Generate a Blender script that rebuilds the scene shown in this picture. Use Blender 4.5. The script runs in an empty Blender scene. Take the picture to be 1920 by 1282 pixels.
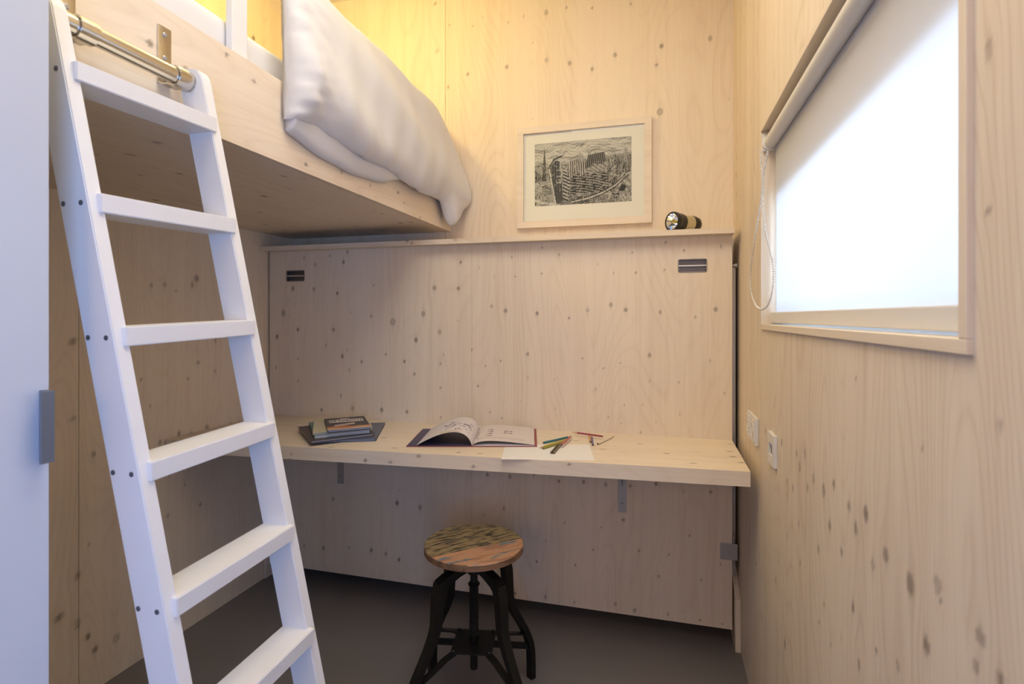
import bpy, bmesh, math, random
import numpy as np
from mathutils import Vector, Matrix

# ------------------------------------------------------------------ camera, light, exposure
scene = bpy.context.scene
COL = scene.collection
F, YAW, HY, H = 1011.2, 0.2687, 594.02, 1.18          # focal length in px, turn, horizon row, eye height
cam_d = bpy.data.cameras.new('camera')
cam_d.sensor_width = 36.0
cam_d.lens = 36.0 * F / 1920.0
cam_d.shift_y = -(641.0 - HY) / 1920.0
cam_d.clip_start = 0.02
cam_d.dof.use_dof = True
cam_d.dof.focus_distance = 1.75
cam_d.dof.aperture_fstop = 6.3
cam = bpy.data.objects.new('camera', cam_d)
cam.location = (0, 0, H)
cam.rotation_euler = (math.pi / 2, 0, YAW)
COL.objects.link(cam)
scene.camera = cam

world = bpy.data.worlds.new('daylight_world'); scene.world = world
world.use_nodes = True
bg = world.node_tree.nodes['Background']
bg.inputs[0].default_value = (0.62, 0.76, 1.0, 1); bg.inputs[1].default_value = 1.0

def area(name, loc, target, sx, sy, power, col):
    l = bpy.data.lights.new(name, 'AREA'); l.shape = 'RECTANGLE'; l.size = sx; l.size_y = sy
    l.energy = power; l.color = col
    o = bpy.data.objects.new(name, l); o.location = loc
    o.rotation_euler = (Vector(target) - Vector(loc)).to_track_quat('-Z', 'Z').to_euler()
    COL.objects.link(o); return o
# daylight outside the blind-covered window, then added fill lights: cool beside the camera, warm behind it, one overhead
area('daylight_side', (0.95, 1.10, 1.42), (0.30, 1.10, 1.36), 1.9, 1.0, 78, (0.53, 0.73, 1.0))
area('cool_fill', (0.262, -0.42, 1.15), (-1.0, -0.30, 1.15), 0.80, 1.7, 47, (0.22, 0.46, 1.0))
area('warm_fill', (-0.36, -1.94, 1.45), (-0.60, 2.0, 1.10), 0.85, 1.2, 16, (1.0, 0.56, 0.12))
area('overhead_fill', (-0.30, 0.72, 2.645), (-0.30, 0.72, 0.0), 0.75, 1.05, 18, (1.0, 0.925, 0.76))
scene.view_settings.view_transform = 'Standard'
scene.view_settings.look = 'None'
scene.view_settings.exposure = 0.0
scene.view_settings.gamma = 1.0
scene.view_settings.use_curve_mapping = False
LAMP = (-1.18, 1.50, 2.50)
LAMP_W = 13.8

# ------------------------------------------------------------------ pixel -> world
CY, SY = math.cos(YAW), math.sin(YAW)
def ray(px, py):
    r = (px - 960) / F; t = (HY - py) / F
    return (r * CY - SY, r * SY + CY, t)
def on_x(px, py, x):
    d = ray(px, py); k = x / d[0]; return (x, d[1] * k, H + d[2] * k)
def on_y(px, py, y):
    d = ray(px, py); k = y / d[1]; return (d[0] * k, y, H + d[2] * k)
def on_z(px, py, z):
    d = ray(px, py); k = (z - H) / d[2]; return (d[0] * k, d[1] * k, z)
def depth(p): return -p[0] * SY + p[1] * CY

# ------------------------------------------------------------------ room dimensions (m)
XR, XL, YB, YREAR, ZC = 0.2727, -1.7268, 2.243, -1.95, 2.67
YP = 2.0755                      # front of the fold-down bed panel
ZD = 0.7377                      # desk top
XB, ZB, ZBT = -0.897, 1.558, 1.759   # loft bed front, underside, board top

# ------------------------------------------------------------------ materials
MAT = {}
def newmat(name):
    m = bpy.data.materials.new(name); m.use_nodes = True
    MAT[name] = m
    nt = m.node_tree
    return m, nt, nt.nodes, nt.links, nt.nodes['Principled BSDF']
def plain(name, col, rough=0.5, metal=0.0, spec=0.5, noise=0.0, nscale=30.0):
    m, nt, N, L, b = newmat(name)
    b.inputs['Base Color'].default_value = (*col, 1)
    b.inputs['Roughness'].default_value = rough
    b.inputs['Metallic'].default_value = metal
    b.inputs['Specular IOR Level'].default_value = spec
    if noise > 0:
        tc = N.new('ShaderNodeTexCoord')
        n = N.new('ShaderNodeTexNoise'); n.inputs['Scale'].default_value = nscale; n.inputs['Detail'].default_value = 4
        L.new(tc.outputs['Object'], n.inputs['Vector'])
        mx = N.new('ShaderNodeMix'); mx.data_type = 'RGBA'
        mx.inputs[6].default_value = (*[c * (1 - noise) for c in col], 1)
        mx.inputs[7].default_value = (*[min(1, c * (1 + noise)) for c in col], 1)
        L.new(n.outputs['Fac'], mx.inputs[0]); L.new(mx.outputs[2], b.inputs['Base Color'])
    return m
def math_node(N, L, op, a, b=None):
    n = N.new('ShaderNodeMath'); n.operation = op
    for i, v in enumerate((a, b)):
        if v is None: continue
        if isinstance(v, (int, float)): n.inputs[i].default_value = v
        else: L.new(v, n.inputs[i])
    return n.outputs[0]
def wood(name, light, dark, knotc=(0.17, 0.115, 0.085), attr=True, axis='Z', ringamt=0.30, rough=0.55, kmix=0.80):
    """pale whitewashed softwood: streaks, contour-like growth rings and knots"""
    m, nt, N, L, b = newmat(name)
    if attr:
        a = N.new('ShaderNodeAttribute'); a.attribute_name = 'gco'; vec = a.outputs['Vector']
        kn = N.new('ShaderNodeAttribute'); kn.attribute_name = 'knot'; kfac = kn.outputs['Fac']
    else:
        tc = N.new('ShaderNodeTexCoord'); sp = N.new('ShaderNodeSeparateXYZ')
        L.new(tc.outputs['Object'], sp.inputs[0])
        cb = N.new('ShaderNodeCombineXYZ')
        order = {'X': (1, 0, 2), 'Y': (0, 1, 2), 'Z': (0, 2, 1)}[axis]
        for i, k in enumerate(order): L.new(sp.outputs[k], cb.inputs[i])
        vec = cb.outputs[0]; kfac = None
    def noise(scale3, detail):
        mp = N.new('ShaderNodeMapping'); mp.inputs['Scale'].default_value = scale3
        L.new(vec, mp.inputs['Vector'])
        n = N.new('ShaderNodeTexNoise'); n.inputs['Scale'].default_value = 1.0; n.inputs['Detail'].default_value = detail
        L.new(mp.outputs[0], n.inputs['Vector']); return n.outputs['Fac']
    z = 1.0 if attr else 40.0
    fine = noise((330, 7, z), 3)
    streak = noise((38, 1.1, z), 3)
    band = noise((7, 0.5, z), 1)
    ringn = noise((4.2, 0.75, z * 0.5), 1)
    s = math_node(N, L, 'SINE', math_node(N, L, 'MULTIPLY', ringn, 95.0))
    s = math_node(N, L, 'ABSOLUTE', s)
    s = math_node(N, L, 'POWER', math_node(N, L, 'SUBTRACT', 1.0, s), 2.2)
    s = math_node(N, L, 'MULTIPLY', s, math_node(N, L, 'MULTIPLY', band, ringamt * 2))
    f1 = math_node(N, L, 'MULTIPLY', math_node(N, L, 'SUBTRACT', streak, 0.42), 1.1)
    f2 = math_node(N, L, 'MULTIPLY', math_node(N, L, 'SUBTRACT', fine, 0.45), 0.7)
    fac = math_node(N, L, 'ADD', math_node(N, L, 'ADD', f1, f2), s)
    fac = math_node(N, L, 'ADD', fac, math_node(N, L, 'MULTIPLY', math_node(N, L, 'SUBTRACT', band, 0.5), 0.7))
    mn = N.new('ShaderNodeClamp'); L.new(fac, mn.inputs[0])
    mx = N.new('ShaderNodeMix'); mx.data_type = 'RGBA'
    mx.inputs[6].default_value = (*light, 1); mx.inputs[7].default_value = (*dark, 1)
    L.new(mn.outputs[0], mx.inputs[0])
    out = mx.outputs[2]
    if kfac is not None:
        k2 = N.new('ShaderNodeMix'); k2.data_type = 'RGBA'; k2.inputs[7].default_value = (*knotc, 1)
        L.new(math_node(N, L, 'MULTIPLY', kfac, kmix), k2.inputs[0]); L.new(out, k2.inputs[6]); out = k2.outputs[2]
    L.new(out, b.inputs['Base Color'])
    b.inputs['Roughness'].default_value = rough
    b.inputs['Specular IOR Level'].default_value = 0.35
    bp = N.new('ShaderNodeBump'); bp.inputs['Strength'].default_value = 0.06; bp.inputs['Distance'].default_value = 0.002
    L.new(fine, bp.inputs['Height']); L.new(bp.outputs[0], b.inputs['Normal'])
    return m
PLY_L, PLY_D = (0.80, 0.685, 0.55), (0.68, 0.55, 0.42)
wood('plywood', PLY_L, PLY_D)
wood('plywood_bold', PLY_L, (0.64, 0.505, 0.375), ringamt=0.42)
wood('plywood_x', PLY_L, PLY_D, attr=False, axis='X')
wood('plywood_y', PLY_L, PLY_D, attr=False, axis='Y')
wood('plywood_z', PLY_L, PLY_D, attr=False, axis='Z')
wood('frame_wood', (0.76, 0.66, 0.56), (0.62, 0.51, 0.41), attr=False, axis='X', ringamt=0.15)
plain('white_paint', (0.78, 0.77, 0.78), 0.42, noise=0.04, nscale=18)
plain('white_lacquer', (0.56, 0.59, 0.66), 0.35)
plain('floor_vinyl', (0.185, 0.165, 0.158), 0.38, noise=0.07, nscale=3)
plain('ceiling_white', (0.80, 0.74, 0.66), 0.7)
plain('steel', (0.66, 0.63, 0.58), 0.24, metal=1.0)
plain('handle_grey', (0.17, 0.20, 0.26), 0.4, metal=0.5)
plain('zinc', (0.42, 0.42, 0.43), 0.45, metal=0.6)
plain('screw_grey', (0.16, 0.17, 0.20), 0.45, metal=0.7)
plain('alu', (0.55, 0.55, 0.57), 0.35, metal=0.9)
plain('black_iron', (0.010, 0.0095, 0.009), 0.45, metal=0.2, spec=0.35, noise=0.3, nscale=60)
plain('black_plastic', (0.014, 0.014, 0.015), 0.35)
plain('pull_grey', (0.14, 0.13, 0.13), 0.38, metal=0.7)
plain('dark_slot', (0.01, 0.009, 0.009), 0.8)
plain('white_plastic', (0.74, 0.71, 0.67), 0.35)
plain('socket_dark', (0.18, 0.18, 0.20), 0.5)
plain('paper', (0.84, 0.82, 0.80), 0.7)
plain('mat_board', (0.84, 0.80, 0.72), 0.8)
plain('navy_cover', (0.045, 0.04, 0.10), 0.45)
plain('red_cover', (0.28, 0.06, 0.06), 0.5)
plain('dark_cover', (0.075, 0.055, 0.058), 0.4, noise=0.3, nscale=40)
plain('slate_cover', (0.115, 0.13, 0.185), 0.4, noise=0.25, nscale=14)
plain('cream_cover', (0.56, 0.52, 0.38), 0.5, noise=0.06, nscale=12)
plain('green_cover', (0.16, 0.24, 0.22), 0.45, noise=0.3, nscale=18)
plain('page_edge', (0.62, 0.62, 0.64), 0.8)
plain('ink', (0.03, 0.027, 0.03), 0.6)
plain('flash_body', (0.62, 0.55, 0.36), 0.3, metal=0.55)
plain('reflector', (0.9, 0.9, 0.92), 0.08, metal=1.0)
plain('lead', (0.05, 0.045, 0.05), 0.5)
plain('pencil_wood', (0.66, 0.46, 0.27), 0.6)
for nm, c in (('teal', (0.03, 0.17, 0.22)), ('yellow', (0.55, 0.42, 0.08)), ('lime', (0.32, 0.30, 0.06)), ('brown', (0.10, 0.065, 0.035)),
              ('olive', (0.16, 0.14, 0.08)), ('red', (0.50, 0.10, 0.12)), ('maroon', (0.33, 0.06, 0.10)), ('orange', (0.72, 0.35, 0.10)),
              ('purple', (0.14, 0.12, 0.30)), ('ivory', (0.72, 0.62, 0.47))):
    plain('pencil_' + nm, c, 0.4)

def attr_mat(name, rough=0.7):
    m, nt, N, L, b = newmat(name)
    a = N.new('ShaderNodeAttribute'); a.attribute_name = 'Col'
    L.new(a.outputs['Color'], b.inputs['Base Color']); b.inputs['Roughness'].default_value = rough
    return m
attr_mat('printed'); attr_mat('printed_gloss', 0.35)

def cloth(name, col, scale):
    m, nt, N, L, b = newmat(name)
    b.inputs['Base Color'].default_value = (*col, 1); b.inputs['Roughness'].default_value = 0.85
    b.inputs['Sheen Weight'].default_value = 0.15
    tc = N.new('ShaderNodeTexCoord'); n = N.new('ShaderNodeTexNoise'); n.inputs['Scale'].default_value = scale; n.inputs['Detail'].default_value = 5
    L.new(tc.outputs['Object'], n.inputs['Vector'])
    bp = N.new('ShaderNodeBump'); bp.inputs['Strength'].default_value = 0.25; bp.inputs['Distance'].default_value = 0.006
    L.new(n.outputs['Fac'], bp.inputs['Height']); L.new(bp.outputs[0], b.inputs['Normal'])
    return m
cloth('bed_linen', (0.66, 0.65, 0.67), 22)

def blind_mat():
    m, nt, N, L, b = newmat('blind_fabric')
    out = N['Material Output']; N.remove(b)
    d = N.new('ShaderNodeBsdfDiffuse'); d.inputs[0].default_value = (0.88, 0.86, 0.88, 1)
    t = N.new('ShaderNodeBsdfTranslucent'); t.inputs[0].default_value = (0.80, 0.82, 0.84, 1)
    mx = N.new('ShaderNodeMixShader'); mx.inputs[0].default_value = 0.42
    L.new(d.outputs[0], mx.inputs[1]); L.new(t.outputs[0], mx.inputs[2]); L.new(mx.outputs[0], out.inputs[0])
blind_mat()
def glass_mat():
    m, nt, N, L, b = newmat('thin_glass')
    out = N['Material Output']; N.remove(b)
    g = N.new('ShaderNodeBsdfGlossy'); g.inputs['Roughness'].default_value = 0.02
    t = N.new('ShaderNodeBsdfTransparent'); t.inputs[0].default_value = (0.97, 0.98, 0.98, 1)
    fr = N.new('ShaderNodeLayerWeight'); fr.inputs[0].default_value = 0.5
    k = math_node(N, L, 'ADD', math_node(N, L, 'MULTIPLY', math_node(N, L, 'POWER', fr.outputs['Facing'], 5.0), 0.6), 0.015)
    mx = N.new('ShaderNodeMixShader'); L.new(k, mx.inputs[0])
    L.new(t.outputs[0], mx.inputs[1]); L.new(g.outputs[0], mx.inputs[2]); L.new(mx.outputs[0], out.inputs[0])
glass_mat()
def lamp_mat():
    m, nt, N, L, b = newmat('lamp_glass')
    b.inputs['Base Color'].default_value = (0.9, 0.85, 0.75, 1)
    b.inputs['Emission Color'].default_value = (1, 0.75, 0.42, 1); b.inputs['Emission Strength'].default_value = 6
lamp_mat()
def seat_mat(name, c1, c2, c3, scale):
    """reclaimed boards: layers of worn paint and scratches running along local x"""
    m, nt, N, L, b = newmat(name)
    tc = N.new('ShaderNodeTexCoord'); mp = N.new('ShaderNodeMapping')
    mp.inputs['Rotation'].default_value = (0, 0, -math.radians(42)); L.new(tc.outputs['Object'], mp.inputs['Vector'])
    def nz(sc, det, th0, th1):
        m2 = N.new('ShaderNodeMapping'); m2.inputs['Scale'].default_value = sc; L.new(mp.outputs[0], m2.inputs['Vector'])
        n = N.new('ShaderNodeTexNoise'); n.inputs['Scale'].default_value = 1; n.inputs['Detail'].default_value = det
        L.new(m2.outputs[0], n.inputs['Vector'])
        r = N.new('ShaderNodeMapRange'); r.inputs[1].default_value = th0; r.inputs[2].default_value = th1
        L.new(n.outputs['Fac'], r.inputs[0]); return r.outputs[0]
    mx = N.new('ShaderNodeMix'); mx.data_type = 'RGBA'; mx.inputs[6].default_value = (*c1, 1); mx.inputs[7].default_value = (*c2, 1)
    L.new(nz((14 * scale, 70 * scale, 20), 5, 0.50, 0.60), mx.inputs[0])
    m3 = N.new('ShaderNodeMix'); m3.data_type = 'RGBA'; m3.inputs[7].default_value = (*c3, 1)
    L.new(nz((12, 36, 10), 4, 0.57, 0.62), m3.inputs[0]); L.new(mx.outputs[2], m3.inputs[6])
    L.new(m3.outputs[2], b.inputs['Base Color']); b.inputs['Roughness'].default_value = 0.6
seat_mat('seat_olive', (0.26, 0.19, 0.10), (0.035, 0.028, 0.02), (0.10, 0.085, 0.06), 1.6)
seat_mat('seat_peach', (0.44, 0.24, 0.14), (0.30, 0.15, 0.09), (0.10, 0.17, 0.22), 0.8)
seat_mat('seat_edge', (0.22, 0.12, 0.065), (0.14, 0.075, 0.04), (0.18, 0.10, 0.06), 0.8)

# ------------------------------------------------------------------ object helpers
ORG = {}
def link(o, parent=None, label=None, cat=None, group=None, kind=None):
    COL.objects.link(o)
    if parent is not None: o.parent = parent
    if label: o['label'] = label
    if cat: o['category'] = cat
    if group: o['group'] = group
    if kind: o['kind'] = kind
    return o
def thing(name, label, cat, loc, group=None):
    o = bpy.data.objects.new(name, None); o.empty_display_size = 0.05
    o.location = loc; link(o, None, label, cat, group); ORG[o.name] = Vector(loc); return o
def mk(name, verts, faces, mat, parent=None, smooth=False, org=None, **kw):
    """mesh object from world-space vertices; its origin follows its parent or its own base"""
    V = np.asarray(verts, dtype=np.float64)
    if parent is not None: o3 = np.array(ORG[parent.name])
    elif org is not None: o3 = np.array(org)
    else: o3 = np.array([(V[:, 0].min() + V[:, 0].max()) / 2, (V[:, 1].min() + V[:, 1].max()) / 2, V[:, 2].min()])
    me = bpy.data.meshes.new(name)
    me.from_pydata((V - o3).tolist(), [], faces)
    for m in (mat if isinstance(mat, (list, tuple)) else [mat]): me.materials.append(MAT[m])
    bm = bmesh.new(); bm.from_mesh(me); bmesh.ops.recalc_face_normals(bm, faces=bm.faces); bm.to_mesh(me); bm.free()
    if smooth: me.shade_smooth()
    ob = bpy.data.objects.new(name, me); link(ob, parent, **kw)
    if parent is None: ob.location = Vector(o3)
    ORG[ob.name] = Vector(o3)
    return ob
class MB:
    """collects shapes (world space) into one mesh"""
    def __init__(s): s.v = []; s.f = []
    def add(s, v, f):
        k = len(s.v); s.v += [tuple(p) for p in v]; s.f += [tuple(i + k for i in q) for q in f]; return s
    def box(s, lo, hi, bevel=0.0):
        if bevel <= 0:
            x0, y0, z0 = lo; x1, y1, z1 = hi
            return s.add([(x0,y0,z0),(x1,y0,z0),(x1,y1,z0),(x0,y1,z0),(x0,y0,z1),(x1,y0,z1),(x1,y1,z1),(x0,y1,z1)],
                  [(0,3,2,1),(4,5,6,7),(0,1,5,4),(1,2,6,5),(2,3,7,6),(3,0,4,7)])
        bm = bmesh.new(); bmesh.ops.create_cube(bm, size=1)
        for v in bm.verts: v.co = Vector([(a + b) / 2 + c * (b - a) for a, b, c in zip(lo, hi, v.co)])
        bmesh.ops.bevel(bm, geom=bm.edges[:], offset=bevel, segments=2, profile=0.6, affect='EDGES')
        return s.bm(bm)
    def bm(s, bm):
        bm.verts.index_update(); s.add([v.co[:] for v in bm.verts], [[v.index for v in f.verts] for f in bm.faces]); bm.free(); return s
    def hexa(s, P):      # 8 points: bottom 4, top 4
        return s.add(P, [(0,3,2,1),(4,5,6,7),(0,1,5,4),(1,2,6,5),(2,3,7,6),(3,0,4,7)])
    def lathe(s, base, axis, prof, n=24, cap=True):
        """profile of (radius, distance along axis)"""
        ax = Vector(axis).normalized(); u = ax.orthogonal().normalized(); w = ax.cross(u); b = Vector(base)
        v = []; f = []
        for r, t in prof:
            for i in range(n):
                a = 2 * math.pi * i / n
                v.append((b + ax * t + (u * math.cos(a) + w * math.sin(a)) * r)[:])
        for j in range(len(prof) - 1):
            for i in range(n):
                f.append((j*n+i, j*n+(i+1) % n, (j+1)*n+(i+1) % n, (j+1)*n+i))
        if cap: f.append(tuple(range(n))); f.append(tuple((len(prof)-1)*n+i for i in range(n)))
        return s.add(v, f)
    def cyl(s, a, b, r, n=16):
        d = Vector(b) - Vector(a); return s.lathe(a, d, [(r, 0), (r, d.length)], n)
    def sweep(s, pts, dims, up=(0, 0, 1), side=None):
        """rectangular bar along pts; dims = (width along side, thickness) for each point"""
        P = [Vector(p) for p in pts]; v = []
        for i, p in enumerate(P):
            t = (P[min(i+1, len(P)-1)] - P[max(i-1, 0)]).normalized()
            sd = Vector(side).normalized() if side else t.cross(Vector(up)).normalized()
            n = sd.cross(t).normalized(); w, h = dims[i] if isinstance(dims, list) else dims
            for a, b in ((-1,-1),(1,-1),(1,1),(-1,1)): v.append((p + sd*(a*w/2) + n*(b*h/2))[:])
        f = []
        for i in range(len(P)-1):
            for k in range(4): f.append((4*i+k, 4*i+(k+1) % 4, 4*i+4+(k+1) % 4, 4*i+4+k))
        m = 4*(len(P)-1); f += [(0,1,2,3), (m,m+1,m+2,m+3)]
        return s.add(v, f)
    def build(s, name, mat, parent=None, smooth=False, **kw): return mk(name, s.v, s.f, mat, parent, smooth, **kw)
def box(name, lo, hi, mat, parent=None, bevel=0.0, **kw): return MB().box(lo, hi, bevel).build(name, mat, parent, **kw)
def autosmooth(o, deg=40):
    me = o.data; me.shade_smooth()
    try: me.set_sharp_from_angle(angle=math.radians(deg))
    except Exception: pass
    return o

def grid_attr(o, name, typ, arr):
    a = o.data.attributes.new(name, typ, 'POINT')
    a.data.foreach_set({'FLOAT': 'value', 'FLOAT_VECTOR': 'vector', 'FLOAT_COLOR': 'color'}[typ], np.ascontiguousarray(arr, dtype=np.float32).ravel())
def lin(c):
    c = np.asarray(c, dtype=float)
    return np.where(c <= 0.04045, c / 12.92, ((c + 0.055) / 1.055) ** 2.4)

def sheet(name, O, U, V, us, vs, thick, knots, parent=None, grain='v', holes=(), seed=0.0, rand=0, mat='plywood', warp=1.0, **kw):
    """plywood board: front = fine grid O+U*u+V*v (normal U x V), with edges and a back; carries grain and knot attributes"""
    rs = np.random.RandomState(int(seed * 100) + 7)
    O, U, V = (np.array(a, float) for a in (O, U, V)); Nn = np.cross(U, V)
    us = np.asarray(us); vs = np.asarray(vs); nu, nv = len(us), len(vs)
    uu, vv = np.meshgrid(us, vs); P = O + uu[..., None] * U + vv[..., None] * V
    vid = np.arange(nu * nv).reshape(nv, nu)
    uc = (us[1:] + us[:-1]) / 2; vc = (vs[1:] + vs[:-1]) / 2
    keep = np.ones((nv-1, nu-1), bool)
    for (a, b, c, d) in holes:
        keep &= ~((uc[None, :] > a) & (uc[None, :] < b) & (vc[:, None] > c) & (vc[:, None] < d))
    q = np.stack([vid[:-1, :-1], vid[:-1, 1:], vid[1:, 1:], vid[1:, :-1]], -1)[keep]
    B = [O + U*a + V*b - Nn*thick for a, b in ((us[0], vs[0]), (us[-1], vs[0]), (us[-1], vs[-1]), (us[0], vs[-1]))]
    n0 = nu * nv
    faces = q.tolist()
    hol = bool(holes)
    faces.append([n0] + vid[0, :].tolist() + [n0+1]); faces.append([n0+1] + vid[:, -1].tolist() + [n0+2])
    faces.append([n0+2] + vid[-1, ::-1].tolist() + [n0+3]); faces.append([n0+3] + vid[::-1, 0].tolist() + [n0])
    if not hol: faces.append([n0+3, n0+2, n0+1, n0])
    verts = np.concatenate([P.reshape(-1, 3), np.array(B)])
    if parent is not None: o3 = np.array(ORG[parent.name])
    else: o3 = np.array([verts[:, 0].mean(), verts[:, 1].mean(), verts[:, 2].min()])
    me = bpy.data.meshes.new(name); me.from_pydata((verts - o3).tolist(), [], faces); me.materials.append(MAT[mat])
    ob = bpy.data.objects.new(name, me); link(ob, parent, **kw)
    if parent is None: ob.location = Vector(o3)
    ORG[ob.name] = Vector(o3)
    allu = np.concatenate([uu.ravel(), [us[0], us[-1], us[-1], us[0]]]); allv = np.concatenate([vv.ravel(), [vs[0], vs[0], vs[-1], vs[-1]]])
    a, l = (allu, allv) if grain == 'v' else (allv, allu)
    K = [(k[0], k[1], k[2]) if grain == 'v' else (k[1], k[0], k[2]) for k in knots]
    lo_a, hi_a, lo_l, hi_l = a.min(), a.max(), l.min(), l.max()
    for _ in range(rand):
        K.append((rs.uniform(lo_a, hi_a), rs.uniform(lo_l, hi_l), rs.choice([0.003, 0.004, 0.006, 0.009, 0.012])))
    acc = a.copy(); kn = np.zeros_like(a)
    for (ka, kl, r) in K:
        rad = 16 * r
        w = np.where((np.abs(a - ka) < rad) & (np.abs(l - kl) < rad * 1.6))[0]
        if not len(w): continue
        da = a[w] - ka; dl = l[w] - kl; e = 1.15 + 0.35 * rs.rand(); st = 0.62 + 0.38 * rs.rand()
        dist = np.sqrt((da / r) ** 2 + (dl / (e * r)) ** 2)
        core = np.clip((1.18 - dist) / 0.45, 0, 1) * st
        if rs.rand() < 0.3: core *= 0.62 + 0.38 * np.clip((dist - 0.45) / 0.25, 0, 1)
        tail = 0.22 * np.exp(-(da / (0.55 * r)) ** 2 - (dl / (3.2 * r)) ** 2)
        kn[w] = np.maximum(kn[w], np.maximum(core, tail))
        acc[w] -= warp * da * 0.75 * np.exp(-(da / (3.0 * r)) ** 2 - (dl / (6.0 * r)) ** 2)
    grid_attr(ob, 'gco', 'FLOAT_VECTOR', np.stack([acc, l, np.full_like(a, seed)], -1))
    grid_attr(ob, 'knot', 'FLOAT', kn)
    return ob
def lerp_axis(cuts, step):
    """sorted grid lines that include every cut"""
    out = [cuts[0]]
    for a, b in zip(cuts[:-1], cuts[1:]):
        n = max(1, int(round((b - a) / step))); out += list(np.linspace(a, b, n + 1)[1:])
    return np.array(out)

# ================================================================== THE ROOM
floor = box('floor', (XL - 0.2, YREAR - 0.2, -0.08), (XR + 0.25, YB + 0.2, 0.0), 'floor_vinyl', kind='structure')
box('ceiling', (XL - 0.2, YREAR - 0.2, ZC), (XR + 0.25, YB + 0.2, ZC + 0.08), 'ceiling_white', kind='structure')

# ---- left wall: two boards with a joint
wl = box('wall_left', (XL - 0.12, YREAR - 0.2, 0), (XL - 0.019, YB + 0.12, ZC), 'plywood_z', kind='structure')
LK = [(76,280,8),(76,505,6),(133,610,7),(85,963,9),(30,1088,8),(85,1105,10),(117,1142,8),(138,1180,9),(200,1147,11),(327,575,6),(383,550,6),
      (417,553,8),(464,533,7),(533,525,6),(439,342,5),(489,368,4),(410,390,3),(272,392,4),(300,470,3),(68,697,4),(39,805,4),(120,873,4),
      (302,117,6),(342,115,6),(421,115,6),(374,133,3),(445,757,4),(489,278,4),(400,700,4),(350,790,4)]
lk = []
for cx, cy, r in LK:
    p = on_x(90 + cx / 1.5585, 460 + cy / 1.5585, XL); lk.append((p[1], p[2], r / 1.5585 * depth(p) / F))
SEAM_L = 1.247
# u = +Y so that U x V points into the room (+X):  U=(0,-1,0) V=(0,0,1) -> (-1,0,0); use U=(0,1,0)
for y0, y1, st in ((YREAR, SEAM_L - 0.0008, 0.02), (SEAM_L + 0.0008, YB, 0.006)):
    sheet('panel', (XL, 0, 0), (0, 1, 0), (0, 0, 1), np.arange(y0, y1, st).tolist() + [y1],
          lerp_axis([0, 1.6, ZC], st if y0 > 0 else 0.01), 0.019, lk, parent=wl, seed=3.1 + y0, rand=25 if y0 < 0 else 8)

# ---- back wall: two boards with a joint above the shelf
wb = box('wall_back', (XL - 0.12, YB + 0.019, 0), (XR + 0.2, YB + 0.12, ZC), 'plywood_z', kind='structure')
BK = [(672,70,11),(786,42,6),(931,45,6),(1149,22,5),(545,91,5),(456,125,4),(258,145,4),(313,95,3),(127,143,4),(52,18,6),(56,283,9),(121,490,7),
      (231,417,8),(451,376,10),(675,338,11),(804,355,11),(931,388,9),(1060,309,11),(1321,259,12),(1594,216,12),(1292,365,9),(594,240,3),(594,668,3),(1699,555,4)]
bk = []
for cx, cy, r in BK:
    p = on_y(800 + cx / 3, cy / 3, YB); bk.append((p[0], p[2], r / 3 * depth(p) / F))
SEAM_B = -0.9264
for x0, x1, st in ((XL, SEAM_B - 0.0009, 0.012), (SEAM_B + 0.0009, XR, 0.005)):
    sheet('panel', (0, YB, 0), (1, 0, 0), (0, 0, 1), lerp_axis([x0, x1], st), lerp_axis([0, 1.40, ZC], st), 0.019, bk, parent=wb, seed=8.3 + x0, rand=14 if x0 < -1 else 4)

# ---- right wall with the window opening
LIN_X = XR - 0.006                                     # front of the window lining
wn = on_x(1811.5, 600, LIN_X)[1]; wf = on_x(1425.0, 600, LIN_X)[1]
WY0, WY1, WZ0, WZ1 = wn, wf, 1.1453, 1.704
RK = [(1380,640,1.997,[(448,143,10),(366,535,18),(328,558,22),(290,513,18),(268,548,12),(258,420,16),(239,472,15),(227,417,12),(191,526,12),(213,548,12),
       (423,617,20),(486,645,28),(448,700,22),(351,690,18),(308,778,14),(235,684,10),(395,787,16),(513,835,20),(557,795,22),(240,827,10),(330,984,14),
       (438,993,18),(149,893,10),(183,1132,18),(355,1138,10),(395,1108,10),(312,1052,10),(460,1210,18),(526,1162,12),(76,830,9),(110,335,9),(171,380,12)]),
      (1640,640,1.997,[(43,800,26),(133,908,38),(235,908,34),(193,1137,32),(85,1215,20),(396,1105,36),(472,1265,28),(467,318,18),(178,396,6),(7,1163,12),
       (250,975,12),(382,1220,26)]),
      (1380,0,1.831,[(868,165,30),(868,722,20)])]
rk = []
for ox, oy, sc, lst in RK:
    for cx, cy, r in lst:
        p = on_x(ox + cx / sc, oy + cy / sc, XR); rk.append((-p[1], p[2], 0.86 * r / sc * depth(p) / F))
us = lerp_axis([-YB, -WY1, -WY0, -0.30], 0.005); us = np.concatenate([us, lerp_axis([-0.30, -YREAR], 0.05)[1:]])
wr = sheet('wall_right', (XR, 0, 0), (0, -1, 0), (0, 0, 1), us, lerp_axis([0, WZ0, WZ1, ZC], 0.006), 0.16, rk,
           holes=[(-WY1, -WY0, WZ0, WZ1)], mat='plywood_bold', seed=5.7, rand=22, kind='structure')
# ---- rear wall behind the camera
box('wall_rear', (XL - 0.1, YREAR - 0.12, 0), (XR + 0.16, YREAR, ZC), 'plywood_z', kind='structure')

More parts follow.
